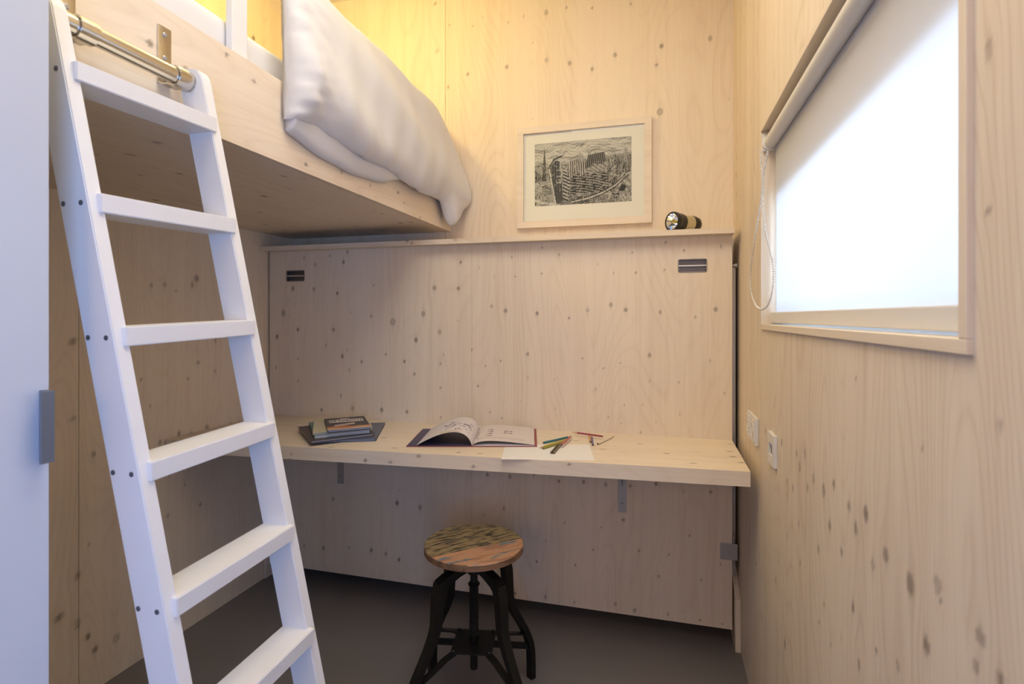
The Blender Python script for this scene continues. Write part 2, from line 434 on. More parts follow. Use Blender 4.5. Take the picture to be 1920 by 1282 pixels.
# ================================================================== WINDOW, BLIND
w1 = bpy.data.objects.new('window_1', None); w1.location = (XR, (WY0 + WY1) / 2, WZ0); link(w1, kind='structure'); ORG[w1.name] = Vector(w1.location)
T = 0.0145
XO = XR + 0.16
box('window_sill', (LIN_X, WY0, WZ0), (XO, WY1, WZ0 + T), 'plywood_y', w1, 0.0012)
box('head_lining', (LIN_X, WY0, WZ1 - T), (XO, WY1, WZ1), 'plywood_y', w1, 0.0012)
box('side_lining', (LIN_X, WY0, WZ0 + T), (XO, WY0 + T, WZ1 - T), 'plywood_z', w1, 0.0012)
box('side_lining', (LIN_X, WY1 - T, WZ0 + T), (XO, WY1, WZ1 - T), 'plywood_z', w1, 0.0012)
SX0, SX1 = 0.320, 0.366
mb = MB()
mb.box((SX0, WY0 + T, WZ0 + T), (SX1, WY1 - T, 1.196)); mb.box((SX0, WY0 + T, 1.505), (SX1, WY1 - T, WZ1 - T))
mb.box((SX0, WY0 + T, 1.196), (SX1, WY0 + T + 0.012, 1.505)); mb.box((SX0, WY1 - T - 0.025, 1.196), (SX1, WY1 - T, 1.505))
mb.build('window_frame', 'white_paint', w1)
box('pane', (0.352, WY0 + T + 0.012, 1.196), (0.356, WY1 - T - 0.025, 1.505), 'thin_glass', w1)

TUX, TUZ, TUR = 0.2895, 1.6550, 0.0175
by0, by1 = WY0 + T + 0.006, WY1 - T - 0.009
blind = thing('roller_blind', 'white roller blind pulled down over the bright window', 'blind', (TUX, (by0 + by1) / 2, 1.163))
ob = MB().cyl((TUX, by0, TUZ), (TUX, by1, TUZ), TUR, 32).build('roller_tube', 'white_plastic', blind); autosmooth(ob)
FX = TUX + 0.0125
mb = MB(); mb.box((FX - 0.0004, by0 + 0.004, 1.175), (FX + 0.0004, by1 - 0.004, TUZ))
mb.build('blind_fabric', 'blind_fabric', blind)
box('hem_bar', (FX - 0.012, by0 + 0.002, 1.1645), (FX + 0.001, by1 + 0.004, 1.1925), 'white_plastic', blind, 0.0025)
for yy, sgn in ((by1 + 0.001, 1), (by0 - 0.005, -1)):
    mb = MB(); mb.box((TUX - 0.020, yy, TUZ - 0.022), (TUX + 0.022, yy + 0.004, TUZ + 0.0265), 0.0015)
    br = mb.build('bracket', 'white_plastic', blind)
    mb = MB(); mb.lathe((TUX, yy - 0.008 * sgn, TUZ), (0, sgn, 0), [(0.0215, 0), (0.0225, 0.003), (0.0225, 0.008)], 28)
    autosmooth(mb.build('end_disc', 'white_plastic', br))
# bead chain loop hanging from the far bracket
mb = MB()
yc = by1 + 0.0005; top = TUZ - 0.012
cpath = []
def cpt(px, py): return on_x(px, py, LIN_X - 0.012)
for px, py in ((1425,285),(1427,310),(1429,335),(1428,360),(1423,400),(1415,450),(1408.5,495),(1406.5,525),(1409,550),(1417,572),(1427,579.5),(1438,574),(1446,555),
               (1450,525),(1449,495),(1443,465),(1436,435),(1431,395),(1430,360),(1432,325),(1437,298),(1440,284)):
    cpath.append(Vector(cpt(px, py)))
def resample(P, step):
    out = [P[0].copy()]; acc = 0
    # Catmull-Rom first
    D = []
    for i in range(len(P) - 1):
        p0, p1, p2, p3 = P[max(i-1,0)], P[i], P[i+1], P[min(i+2, len(P)-1)]
        for k in range(12):
            t = k / 12
            D.append(0.5 * ((2*p1) + (p2-p0)*t + (2*p0-5*p1+4*p2-p3)*t*t + (3*p1-p0-3*p2+p3)*t**3))
    D.append(P[-1])
    for a, b in zip(D[:-1], D[1:]):
        L_ = (b - a).length
        while acc + L_ >= step:
            k = (step - acc) / L_; a = a + (b - a) * k; out.append(a.copy()); L_ = (b - a).length; acc = 0
        acc += L_
    return out
beads = resample(cpath, 0.0062)
for p in beads:
    bm = bmesh.new(); bmesh.ops.create_icosphere(bm, subdivisions=1, radius=0.0028, matrix=Matrix.Translation(p)); mb.bm(bm)
for a, b in zip(beads[:-1], beads[1:]): mb.cyl(a, b, 0.0007, 5)
mb.build('bead_chain', 'white_plastic', blind, smooth=True, kind='stuff')

# ================================================================== LOFT BED
bed = thing('loft_bed', 'whitewashed plywood loft bed with deep side board above the desk', 'bed', ((XL + XB) / 2, 1.42, ZB))
BY0 = 0.516
bkn = []
for cx, cy, r in ((1125,325,28),(1700,410,16),(1905,610,18),(1393,508,12),(1880,838,5),(925,160,8)):
    p = on_x(cx / 4, cy / 4, XB); bkn.append((p[1], p[2], r / 4 * depth(p) / F * 0.9))
for cx, cy, r in ((484,860,10),(670,897,11),(820,970,7),(965,1005,8),(997,1060,5),(1080,1135,6),(196,585,4)):
    p = on_x(400 + cx / 2.786, cy / 2.786, XB); bkn.append((p[1], p[2], r / 2.786 * depth(p) / F))
sheet('side_board', (XB, 0, 0), (0, 1, 0), (0, 0, 1), lerp_axis([BY0, YB - 0.001], 0.005), lerp_axis([ZB, ZBT], 0.005), 0.018, bkn, parent=bed, grain='u', seed=12.2)
uk = []
rs = np.random.RandomState(4)
for k in range(34): uk.append((rs.uniform(BY0, YB), rs.uniform(XL, XB), rs.choice([0.005, 0.007, 0.009])))
sheet('bed_deck', (0, 0, ZB), (0, 1, 0), (1, 0, 0), lerp_axis([BY0, YB - 0.001], 0.006), lerp_axis([XL + 0.001, XB - 0.0185], 0.006), 0.018, uk, parent=bed, grain='u', seed=14.9)
GPX0, GPX1 = XB - 0.036, XB - 0.0185
box('guard_post', (GPX0, 0.988, ZB + 0.02), (GPX1, 1.034, 2.10), 'white_paint', bed, 0.002)
box('guard_post', (GPX0, 2.150, ZB + 0.02), (GPX1, 2.196, 2.02), 'white_paint', bed, 0.002)
box('guard_rail', (GPX0 - 0.019, 0.988, 2.035), (GPX0 - 0.0005, 2.15, 2.07), 'white_paint', bed, 0.002)
# hook brackets that carry the ladder bar
TBX, TBZ, TBR = -0.859, 1.622, 0.0150
for y0, y1 in ((0.6125, 0.6405), (0.786, 0.814)):
    mb = MB(); mb.box((XB, y0, TBZ - 0.008), (XB + 0.0035, y1, 1.722), 0.001)
    # arm under the bar and the hook curling up in front of it
    P = [(XB + 0.002, TBZ - 0.006), (XB + 0.012, TBZ - 0.012)]
    for k in range(12):
        a = math.radians(-130 + k * 20); P.append((TBX + (TBR + 0.0025) * math.cos(a), TBZ + (TBR + 0.0025) * math.sin(a)))
    mb.sweep([(p[0], (y0 + y1) / 2, p[1]) for p in P], (y1 - y0, 0.003), side=(0, 1, 0))
    hb = mb.build('hook_bracket', 'steel', bed); autosmooth(hb)
    for zz in (1.707, 1.664):
        m2 = MB(); m2.lathe((XB + 0.0033, (y0 + y1) / 2, zz), (1, 0, 0), [(0.0045, 0), (0.0045, 0.0008), (0.0030, 0.0022)], 14); m2.build('screw', 'zinc', hb)

# mattress
def rbox(name, lo, hi, mat, rad, parent=None, seg=4, **kw):
    bm = bmesh.new(); bmesh.ops.create_cube(bm, size=1)
    for v in bm.verts: v.co = Vector([(a + b) / 2 + c * (b - a) for a, b, c in zip(lo, hi, v.co)])
    bmesh.ops.bevel(bm, geom=bm.edges[:], offset=rad, segments=seg, profile=0.5, affect='EDGES')
    o = MB().bm(bm).build(name, mat, parent, **kw); return autosmooth(o, 60)
rbox('mattress', (XL + 0.02, BY0 + 0.02, ZB + 0.0185), (XB - 0.04, YB - 0.02, 1.862), 'bed_linen', 0.045,
     label='white sheeted mattress lying in the plywood loft bed', cat='mattress')

# ---- duvet draped over the guard rail
def duvet():
    rs = np.random.RandomState(11)
    prof = [(-0.872, 0.000), (-0.845, 0.006), (-0.822, 0.05), (-0.818, 0.12), (-0.832, 0.22), (-0.858, 0.32), (-0.888, 0.39), (-0.930, 0.425),
            (-0.972, 0.395), (-1.000, 0.33), (-1.018, 0.24), (-1.020, 0.215), (-0.985, 0.214), (-0.945, 0.30), (-0.937, 0.395), (-0.908, 0.385),
            (-0.884, 0.30), (-0.880, 0.18), (-0.882, 0.06)]
    # dense closed profile
    P = [Vector((a, 0, b)) for a, b in prof]; n = len(P); D = []
    for i in range(n):
        p0, p1, p2, p3 = P[i-1], P[i], P[(i+1) % n], P[(i+2) % n]
        for k in range(6):
            t = k / 6; D.append(0.5 * ((2*p1) + (p2-p0)*t + (2*p0-5*p1+4*p2-p3)*t*t + (3*p1-p0-3*p2+p3)*t**3))
    D = np.array([(d.x, d.z) for d in D]); m = len(D)
    Y0, Y1, NY = 1.122, 2.222, 130
    ys = np.linspace(0, 1, NY); ys = Y0 + (Y1 - Y0) * (0.5 - 0.5 * np.cos(np.pi * ys)) * 0.35 + (Y1 - Y0) * ys * 0.65
    spine = np.array([-0.90, 0.26])
    V = []
    ph = rs.rand(8) * 6.28
    for j, y in enumerate(ys):
        s = (y - Y0) / (Y1 - Y0)
        el = min((y - Y0) / 0.05, (Y1 - y) / 0.16); el = max(0.0, min(1.0, el)); k = 0.30 + 0.70 * math.sqrt(1 - (1 - el) ** 2)
        hem = 1.662 + 0.006 * math.sin(5 * s + 1) + 0.006 * math.sin(17 * s)
        tail = math.exp(-((y - 2.125) / 0.05) ** 2)
        topd = 0.0
        if y > 2.02: topd = -0.16 * ((y - 2.02) / 0.2) ** 2
        for q in range(m):
            x, z = D[q]
            wgt = max(0.0, min(1.0, z / 0.43))
            front = x > -0.875 or z > 0.36
            kx = spine[0] + (x - spine[0]) * k if y < 1.6 else (x if not front else x + (0.028 * (1 - el)) * (1 - wgt))
            zz = hem + z * (1.0 + 0.012 * math.sin(6 * s + 0.6)) + topd * wgt
            if z < 0.03: zz -= tail * 0.072
            zz -= tail * 0.02 * (1 - wgt)
            if front:
                # soft vertical folds, stronger near the hem and the ridge
                amp = 0.0034 * (1 - 0.5 * wgt) * el
                kx += amp * (math.sin(31 * s + 3 * wgt + ph[0]) * 0.7 + math.sin(53 * s - 5 * wgt + ph[1]) * 0.5 + math.sin(17 * s + 7 * wgt + ph[2]))
                kx += 0.006 * math.sin(9 * s + 11 * wgt + ph[3]) * el
                if z < 0.10: kx += 0.0025 * math.sin(88 * s + 20 * wgt + ph[4]) * el * (1 - z / 0.10)
                # diagonal creases at the near end
                e2 = math.exp(-((y - Y0) / 0.10) ** 2)
                kx += 0.0045 * e2 * (math.sin(38 * wgt + 60 * s + 2 * math.sin(9 * wgt)) + 0.7 * math.sin(71 * wgt - 35 * s + 3 * math.sin(5 * wgt))) * (1 - abs(2 * wgt - 1) * 0.5)
            if z < 0.2 and z > -0.1 and x > -0.9: kx = max(kx, XB + 0.006)
            inner = max(0.0, min(1.0, (-0.905 - x) / 0.03)) if not (z > 0.40) else max(0.0, min(1.0, (-0.93 - x) / 0.03))
            yy = y + inner * 0.22 * max(0.0, 1 - (y - Y0) / 0.5) ** 2
            V.append((kx, yy, zz))
    Fc = []
    for j in range(NY - 1):
        for q in range(m): Fc.append((j*m+q, j*m+(q+1) % m, (j+1)*m+(q+1) % m, (j+1)*m+q))
    Fc.append(tuple(range(m))); Fc.append(tuple((NY-1)*m + q for q in range(m)))
    t = thing('duvet', 'thick white duvet draped over the edge of the loft bed', 'duvet', (-0.90, 1.67, 1.60))
    ob = mk('duvet_cover', V, Fc, 'bed_linen', t, smooth=True)
    # under layer showing below the hem
    NY2, NZ2 = 70, 10; V2 = []; F2 = []
    for j in range(NY2):
        s = j / (NY2 - 1); y = 1.135 + s * 0.60
        low = 1.640 - 0.032 * math.sin(math.pi * min(1, s * 1.15)) ** 0.7 + 0.0015 * math.sin(23 * s)
        if s > 0.87: low += (s - 0.87) * 0.20
        for i in range(NZ2):
            v = i / (NZ2 - 1); z = low + (1.70 - low) * v
            V2.append((-0.884 + 0.022 * min(1, v * 1.6) ** 0.5 + 0.0015 * math.sin(19 * s + 2 * v), y, z))
    for j in range(NY2):
        for i in range(NZ2):
            y, z = V2[j*NZ2+i][1], V2[j*NZ2+i][2]; V2.append((XB + 0.003, y, z))
    o2 = NY2 * NZ2
    for j in range(NY2-1):
        for i in range(NZ2-1):
            a, b, c, d = j*NZ2+i, (j+1)*NZ2+i, (j+1)*NZ2+i+1, j*NZ2+i+1; F2 += [(a,b,c,d), (a+o2,d+o2,c+o2,b+o2)]
        F2.append((j*NZ2, j*NZ2+o2, (j+1)*NZ2+o2, (j+1)*NZ2)); F2.append((j*NZ2+NZ2-1, (j+1)*NZ2+NZ2-1, (j+1)*NZ2+NZ2-1+o2, j*NZ2+NZ2-1+o2))
    for j in (0, NY2-1):
        for i in range(NZ2-1): F2.append((j*NZ2+i, j*NZ2+i+1, j*NZ2+i+1+o2, j*NZ2+i+o2))
    mk('inner_layer', V2, F2, 'bed_linen', t, smooth=True)
duvet()

# ================================================================== LADDER
S = 3.65
l0 = np.array([-0.2195 * S, 0.1576 * S, H + 0.1001 * S]); dstep = np.array([0.0102, 0.0019, -0.0520]) * S
wv = np.array([-0.0007, 0.0701, 0.0023]) * S; HR = 0.0075 * S
RT, RD, PR = 0.0224, 0.0545, 0.0100
lad = thing('ladder', 'white painted wooden ladder hooked onto the loft bed', 'ladder', (l0[0] + dstep[0] * 8.1, l0[1] + 0.15, 0))
def rail(side):
    y_off = (-0.6 * RT, 0.4 * RT) if side == 0 else (-0.4 * RT, 0.6 * RT)
    base = l0 + (wv if side else 0)
    tb = base[2] / -dstep[2]                                     # parameter at the floor
    tt = -(1.648 + (0.0 if side else -0.006) - base[2]) / -dstep[2]
    prof = [(tb, 0), (tt + 0.10, 0), (tt + 0.03, 0.005), (tt, 0.016), (tt, RD - 0.014), (tt + 0.03, RD - 0.004), (tt + 0.10, RD), (tb, RD)]
    v = []
    for yo in y_off:
        for t, dp in prof:
            p = base + dstep * t; v.append((p[0] - PR - dp, p[1] + yo, max(0, p[2])))
    n = len(prof); f = [tuple(range(n)), tuple(range(n, 2*n))] + [(i, (i+1) % n, n + (i+1) % n, n + i) for i in range(n)]
    bm = bmesh.new(); vs_ = [bm.verts.new(p) for p in v]
    for q in f: bm.faces.new([vs_[i] for i in q])
    bmesh.ops.recalc_face_normals(bm, faces=bm.faces)
    bmesh.ops.bevel(bm, geom=[e for e in bm.edges], offset=0.0016, segments=2, affect='EDGES', clamp_overlap=True)
    return MB().bm(bm).build('rail', 'white_paint', lad)
railL = rail(0); railR = rail(1)
for k in range(8):
    p = l0 + dstep * k; q = p + wv
    x0, x1 = -PR - RD + 0.002, 0.0
    P = [(p[0]+x0, p[1], p[2]-HR), (p[0]+x1, p[1], p[2]-HR), (q[0]+x1, q[1], q[2]-HR), (q[0]+x0, q[1], q[2]-HR),
         (p[0]+x0, p[1], p[2]), (p[0]+x1, p[1], p[2]), (q[0]+x1, q[1], q[2]), (q[0]+x0, q[1], q[2])]
    bm = bmesh.new(); vs_ = [bm.verts.new(a) for a in P]
    for a in ((0,3,2,1),(4,5,6,7),(0,1,5,4),(1,2,6,5),(2,3,7,6),(3,0,4,7)): bm.faces.new([vs_[i] for i in a])
    bmesh.ops.bevel(bm, geom=bm.edges[:], offset=0.0014, segments=2, affect='EDGES')
    MB().bm(bm).build('rung', 'white_paint', lad)
    for dp in (0.19, 0.80):
        yo = p[1] - 0.6 * RT
        m2 = MB(); m2.lathe((p[0] - PR - RD * dp, yo + 0.0004, p[2] - HR * 0.55), (0, -1, 0), [(0.0038, 0), (0.0038, 0.0006), (0.0022, 0.0010)], 12)
        m2.build('screw', 'screw_grey', railL)
tyL = l0[1] + 0.4 * RT; tyR = l0[1] + wv[1] - 0.4 * RT
bar = autosmooth(MB().cyl((TBX, tyL - 0.002, TBZ), (TBX, tyR, TBZ), TBR, 28).build('hanging_bar', 'steel', lad))
for y0, sg in ((tyR, -1), (tyL, 1)):
    m2 = MB(); m2.lathe((TBX, y0, TBZ), (0, sg, 0), [(0.0170, 0), (0.0185, 0.0012), (0.0185, 0.0045), (0.0160, 0.0055), (0.0178, 0.0065), (0.0178, 0.0078)], 28)
    autosmooth(m2.build('end_cap', 'steel', bar))

# ================================================================== WARDROBE
WX, WYE = -0.760, 0.512
wdb = thing('wardrobe', 'tall plain white wardrobe standing beside the ladder', 'wardrobe', (-1.30, 0.05, 0))
mb = MB()
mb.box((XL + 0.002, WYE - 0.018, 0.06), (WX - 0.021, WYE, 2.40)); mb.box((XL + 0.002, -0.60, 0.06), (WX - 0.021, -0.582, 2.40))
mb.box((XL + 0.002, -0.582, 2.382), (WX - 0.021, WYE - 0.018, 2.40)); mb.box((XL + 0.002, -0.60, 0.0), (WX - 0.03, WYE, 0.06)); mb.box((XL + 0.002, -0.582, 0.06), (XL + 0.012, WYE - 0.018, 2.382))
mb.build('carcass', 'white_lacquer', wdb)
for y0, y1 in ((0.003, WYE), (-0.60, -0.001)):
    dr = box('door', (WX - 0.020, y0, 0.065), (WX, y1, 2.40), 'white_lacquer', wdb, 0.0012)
    hy_ = WYE - 0.010 if y0 >= 0 else -0.012
    mb = MB(); mb.box((WX + 0.0155, hy_ - 0.012, 0.9965), (WX + 0.0190, hy_ + 0.004, 1.087), 0.0008)
    mb.box((WX, hy_ - 0.002, 0.9965), (WX + 0.0155, hy_ + 0.004, 1.087), 0.0005)
    mb.build('handle', 'handle_grey', dr)

# ================================================================== FOLD-DOWN BED FRONT, SHELF, DESK
XPL, XPR, ZPB, ZPT = -1.7168, 0.2483, 0.0578, 1.4745
fold = thing('fold_down_bed', 'folded-up wall bed with tall plywood front panel behind the desk', 'wall bed', ((XPL + XPR) / 2, YP, 0))
K1 = [(571,45,9),(447,75,8),(543,117,11),(265,88,6),(343,135,9),(185,305,14),(334,309,10),(499,338,11),(119,480,18),(221,594,11),(472,596,11),(74,645,12),
      (419,707,7),(535,783,12),(224,800,7),(672,822,9),(585,879,8),(67,865,7),(224,957,7),(524,1062,11),(608,1152,13),(388,1162,10),(813,1163,13),(992,1176,11),
      (738,500,9),(892,540,20),(1108,483,16),(1056,668,13),(842,770,6),(974,820,10),(1044,909,10),(594,475,5),(754,282,5),(1186,300,16),(1371,119,10),(1356,304,11),
      (1223,612,14),(1350,527,4),(1591,430,10),(1612,222,5),(1227,835,8),(1228,1005,8),(1252,770,5),(1451,738,6),(1547,852,6),(1494,993,6),(1578,1178,7),
      (1231,1214,6),(570,738,4),(1414,861,3),(1505,157,4)]
K2 = [(285,78,6),(390,123,7),(98,138,5),(280,240,6),(118,257,4),(59,468,12),(253,484,10),(449,513,6),(565,464,11),(708,432,11),(800,463,12),(1012,477,10),
      (1227,509,6),(1354,459,13),(725,237,5),(862,235,6),(1039,216,5),(841,110,5),(1046,48,6),(1159,97,6),(1386,72,8),(624,180,4),(195,735,9),(946,742,11),(533,762,5),
      (662,822,5),(767,790,4),(1319,776,6),(28,776,5),(195,881,5),(358,890,4),(614,953,4),(945,902,4),(1126,908,5),(1407,977,5),(1133,1102,6),(367,1070,4),(790,1048,4),
      (902,1048,4),(691,1124,4),(988,1153,4),(890,1217,5),(36,1130,5),(772,1163,3),(233,1118,3),(153,1022,3),(52,1022,3)]
K3 = [(370,327,14),(893,361,17),(1081,398,17),(915,258,6),(289,730,13),(498,725,8),(682,747,16),(908,824,13),(133,712,9),(800,778,12),(1632,131,13),(1816,145,15),
      (1766,407,12),(1600,462,6),(1855,1103,12)]
K4 = [(252,42,10),(448,90,10),(638,96,12),(809,116,13),(1000,128,13),(1200,110,12),(1412,169,8),(1624,173,11),(946,391,12),(492,413,6),(775,447,6),
      (1462,512,8),(712,622,8),(1066,629,9),(1299,660,8),(273,713,9),(575,740,8),(1219,827,10),(1551,858,8),(105,960,11),(343,990,11),(884,1044,12),(1034,1093,13),
      (1293,1122,11),(565,1030,7),(1541,1168,7),(1714,1196,6),(1702,736,6),(345,550,5)]
pk = []
for ox, oy, sc, lst in ((500, 460, 3.771, K1), (930, 440, 3.287, K2), (540, 860, 4.364, K3), (940, 880, 4.136, K4)):
    for cx, cy, r in lst:
        p = on_y(ox + cx / sc, oy + cy / sc, YP); pk.append((p[0], p[2], r / sc * depth(p) / F))
PULLS = ((-1.6275, -1.5326, 1.339, 1.389), (0.0617, 0.1635, 1.342, 1.392))
MID = -0.741
G = 0.003
holes = [(a + G, b - G, c + G, d - G) for a, b, c, d in PULLS]
for x0, x1, sd, hl in ((XPL, MID - 0.0003, 21.3, holes[0]), (MID + 0.0003, XPR, 25.6, holes[1])):
    sheet('front_panel', (0, YP, 0), (1, 0, 0), (0, 0, 1), lerp_axis([x0, hl[0], hl[1], x1], 0.004), lerp_axis([ZPB, hl[2], hl[3], ZPT], 0.004), 0.020, pk,
          parent=fold, holes=[hl], seed=sd)
def rrect(x0, x1, z0, z1, r, n=5):
    P = []
    for cx, cz, a0 in ((x1-r, z1-r, 0), (x0+r, z1-r, 90), (x0+r, z0+r, 180), (x1-r, z0+r, 270)):
        for k in range(n + 1):
            a = math.radians(a0 + 90 * k / n); P.append((cx + r*math.cos(a), cz + r*math.sin(a)))
    return P
for a, b, c, d in PULLS:
    O_ = rrect(a, b, c, d, 0.008); I_ = rrect(a + 0.0022, b - 0.0022, c + 0.0022, d - 0.0022, 0.0065); n = len(O_)
    v = [(x, YP - 0.001, z) for x, z in O_] + [(x, YP - 0.001, z) for x, z in I_] + [(x, YP + 0.018, z) for x, z in I_] + [(x, YP, z) for x, z in O_]
    f = []
    for i in range(n):
        j = (i + 1) % n; f += [(i, j, n+j, n+i), (n+i, n+j, 2*n+j, 2*n+i), (3*n+i, 3*n+j, j, i)]
    f.append(tuple(2*n + i for i in range(n)))
    hd = mk('recessed_pull', v, f, 'pull_grey', fold)
    zc = (c + d) / 2
    autosmooth(MB().cyl((a + 0.003, YP + 0.004, zc), (b - 0.003, YP + 0.004, zc), 0.0042, 16).build('grip_bar', 'alu', hd))
# frame behind the front panel
box('side_rail', (XPR - 0.020, YP + 0.0205, ZPB + 0.02), (XPR - 0.002, YB - 0.03, ZPT - 0.02), 'plywood_z', fold)
box('side_rail', (XPL + 0.002, YP + 0.0205, ZPB + 0.02), (XPL + 0.020, YB - 0.03, ZPT - 0.02), 'plywood_z', fold)
# hinge plate at the lower right corner
hp = box('hinge_plate', (0.2075, YP - 0.0035, 0.308), (0.2660, YP - 0.0004, 0.367), 'zinc', fold, 0.001)
for xx, zz in ((0.216, 0.356), (0.216, 0.317), (0.238, 0.337)):
    MB().lathe((xx, YP - 0.0034, zz), (0, -1, 0), [(0.0035, 0), (0.0035, 0.0006), (0.0022, 0.0016)], 12).build('screw', 'zinc', hp)
MB().cyl((XPR + 0.006, YP + 0.012, 0.285), (XPR + 0.006, YP + 0.012, 0.395), 0.005, 12).build('hinge_pin', 'zinc', fold)
# wall upright, lock bolt and gas spring in the slot beside the panel
box('upright', (XPR + 0.003, YP + 0.030, 0.24), (XPR + 0.015, YP + 0.060, 1.365), 'zinc', fold, 0.001)
autosmooth(MB().lathe((XPR - 0.002, YP + 0.025, 1.366), (1, 0, 0), [(0.006, 0), (0.006, 0.014), (0.0085, 0.0145), (0.0085, 0.020), (0.006, 0.022)], 16).build('lock_bolt', 'zinc', fold))
MB().cyl((XPR + 0.012, YP + 0.085, 0.36), (XPR + 0.012, YP + 0.085, 1.20), 0.009, 14).build('gas_spring', 'black_iron', fold)
# low wooden stops standing on the floor at both walls
for x0, x1, yy, lab in ((XPR + 0.006, XR - 0.001, 2.040, 'short upright wooden stop block standing against the socket wall'),
                        (XL + 0.001, XPL - 0.001, 2.052, 'short upright wooden stop block standing in the corner behind the ladder')):
    mb = MB(); mb.hexa([(x0, yy, 0), (x1, yy, 0), (x1, YP + 0.10, 0), (x0, YP + 0.10, 0), (x0, yy, 0.185), (x1, yy, 0.185), (x1, YP + 0.10, 0.26), (x0, YP + 0.10, 0.26)])
    mb.build('stop_block', 'plywood_z', label=lab, cat='block')

# shelf on top of the folded bed
skn = []
for px, py, r in ((763,452,2.2),(772,455.5,2.8),(854,449.3,2.6)):
    p = on_y(px, py, 2.03); skn.append((p[0], p[2], 0.006))
sh = thing('wall_shelf', 'long narrow plywood shelf running along the back wall', 'shelf', (-0.74, 2.13, 1.4748))
sheet('front_edge', (0, 2.03, 0), (1, 0, 0), (0, 0, 1), lerp_axis([XL + 0.002, 0.2506], 0.005), lerp_axis([1.4748, 1.4945], 0.004), 0.006, skn, parent=sh, grain='u', seed=31.0)
box('shelf_board', (XL + 0.002, 2.0362, 1.4748), (0.2506, YB - 0.0005, 1.4945), 'plywood_x', sh)

# desk: slightly deeper towards the left wall
dF = lambda x: 1.6676 + (x - 0.248) * 0.0625
DT = 0.044
desk = thing('wall_desk', 'long thick whitewashed plank desk fixed to the bed front', 'desk', (-0.74, 1.85, ZD - DT))
dkn = []
for cx, cy, r in ((126,315,6),(118,345,5),(518,357,10),(652,370,7),(806,338,9),(1105,402,9),(1637,380,8)):
    px, py = 520 + cx/3, 740 + cy/3; p = on_y(px, py, 1.62); dkn.append((p[0], p[2] - (p[2] > ZD - 0.004) * 0.01, r/3 * depth(p) / F))
ang = math.atan(0.0625)
xl_ = XL + 0.003
Lf = (0.248 - xl_) / math.cos(ang)
ku = [((k[0] - xl_) / math.cos(ang), k[1], k[2]) for k in dkn]
sheet('front_edge', (xl_, dF(xl_), 0), (math.cos(ang), math.sin(ang), 0), (0, 0, 1), lerp_axis([0, Lf], 0.005), lerp_axis([ZD - DT, ZD], 0.004), 0.004, ku, parent=desk, grain='u', seed=41.5)
# top as grid between the front edge line and the panel
def desk_top():
    nx, ny = 390, 60; xs = np.linspace(xl_, 0.248, nx); rs = np.random.RandomState(9)
    V_ = []; A_ = []
    for j in range(ny):
        for i in range(nx):
            x = xs[i]; y0 = dF(x) + 0.004; y1 = YP - 0.0005; y = y0 + (y1 - y0) * j / (ny - 1); V_.append((x, y, ZD)); A_.append((y, x))
    A_ = np.array(A_); V_ = np.array(V_)
    Kn = [(on_z(px, py, ZD)[1], on_z(px, py, ZD)[0], 0.005) for px, py in ((1369,832),(1368,846),(1374,856),(1390,867),(640,815),(720,820),(900,850),(740,840),(1130,842),(1080,826),
          (560,800),(620,838),(1250,850),(1200,832),(1300,868),(860,848),(950,852),(1000,845))]
    kn = np.zeros(len(A_)); acc = A_[:, 0].copy()
    for ka, kl, r in Kn:
        da = A_[:, 0] - ka; dl = A_[:, 1] - kl
        kn = np.maximum(kn, np.clip((1.25 - np.sqrt((da/r)**2 + (dl/(2.2*r))**2)) / 0.5, 0, 1) * 0.8)
        acc -= da * 0.7 * np.exp(-(da/(3*r))**2 - (dl/(7*r))**2)
    q = [(j*nx+i, j*nx+i+1, (j+1)*nx+i+1, (j+1)*nx+i) for j in range(ny-1) for i in range(nx-1)]
    n0 = nx * ny; bt = [(xl_, dF(xl_) + 0.004, ZD - DT), (0.248, dF(0.248) + 0.004, ZD - DT), (0.248, YP - 0.0005, ZD - DT), (xl_, YP - 0.0005, ZD - DT)]
    f = q + [[n0] + list(range(nx))[::1] + [n0+1], [n0+1] + [j*nx+nx-1 for j in range(ny)] + [n0+2],
             [n0+2] + [(ny-1)*nx+i for i in range(nx-1, -1, -1)] + [n0+3], [n0+3] + [j*nx for j in range(ny-1, -1, -1)] + [n0], [n0+3, n0+2, n0+1, n0]]
    me = bpy.data.meshes.new('desk_top'); o3 = np.array(ORG[desk.name]); me.from_pydata((np.concatenate([V_, np.array(bt)]) - o3).tolist(), [], f); me.materials.append(MAT['plywood'])
    ob = bpy.data.objects.new('desk_top', me); link(ob, desk); ORG[ob.name] = Vector(o3)
    ext = np.array([(b[1], b[0]) for b in bt])
    grid_attr(ob, 'gco', 'FLOAT_VECTOR', np.stack([np.r_[acc, ext[:, 0]], np.r_[A_[:, 1], ext[:, 1]], np.full(len(acc) + 4, 43.2)], -1)); grid_attr(ob, 'knot', 'FLOAT', np.r_[kn, np.zeros(4)])
desk_top()
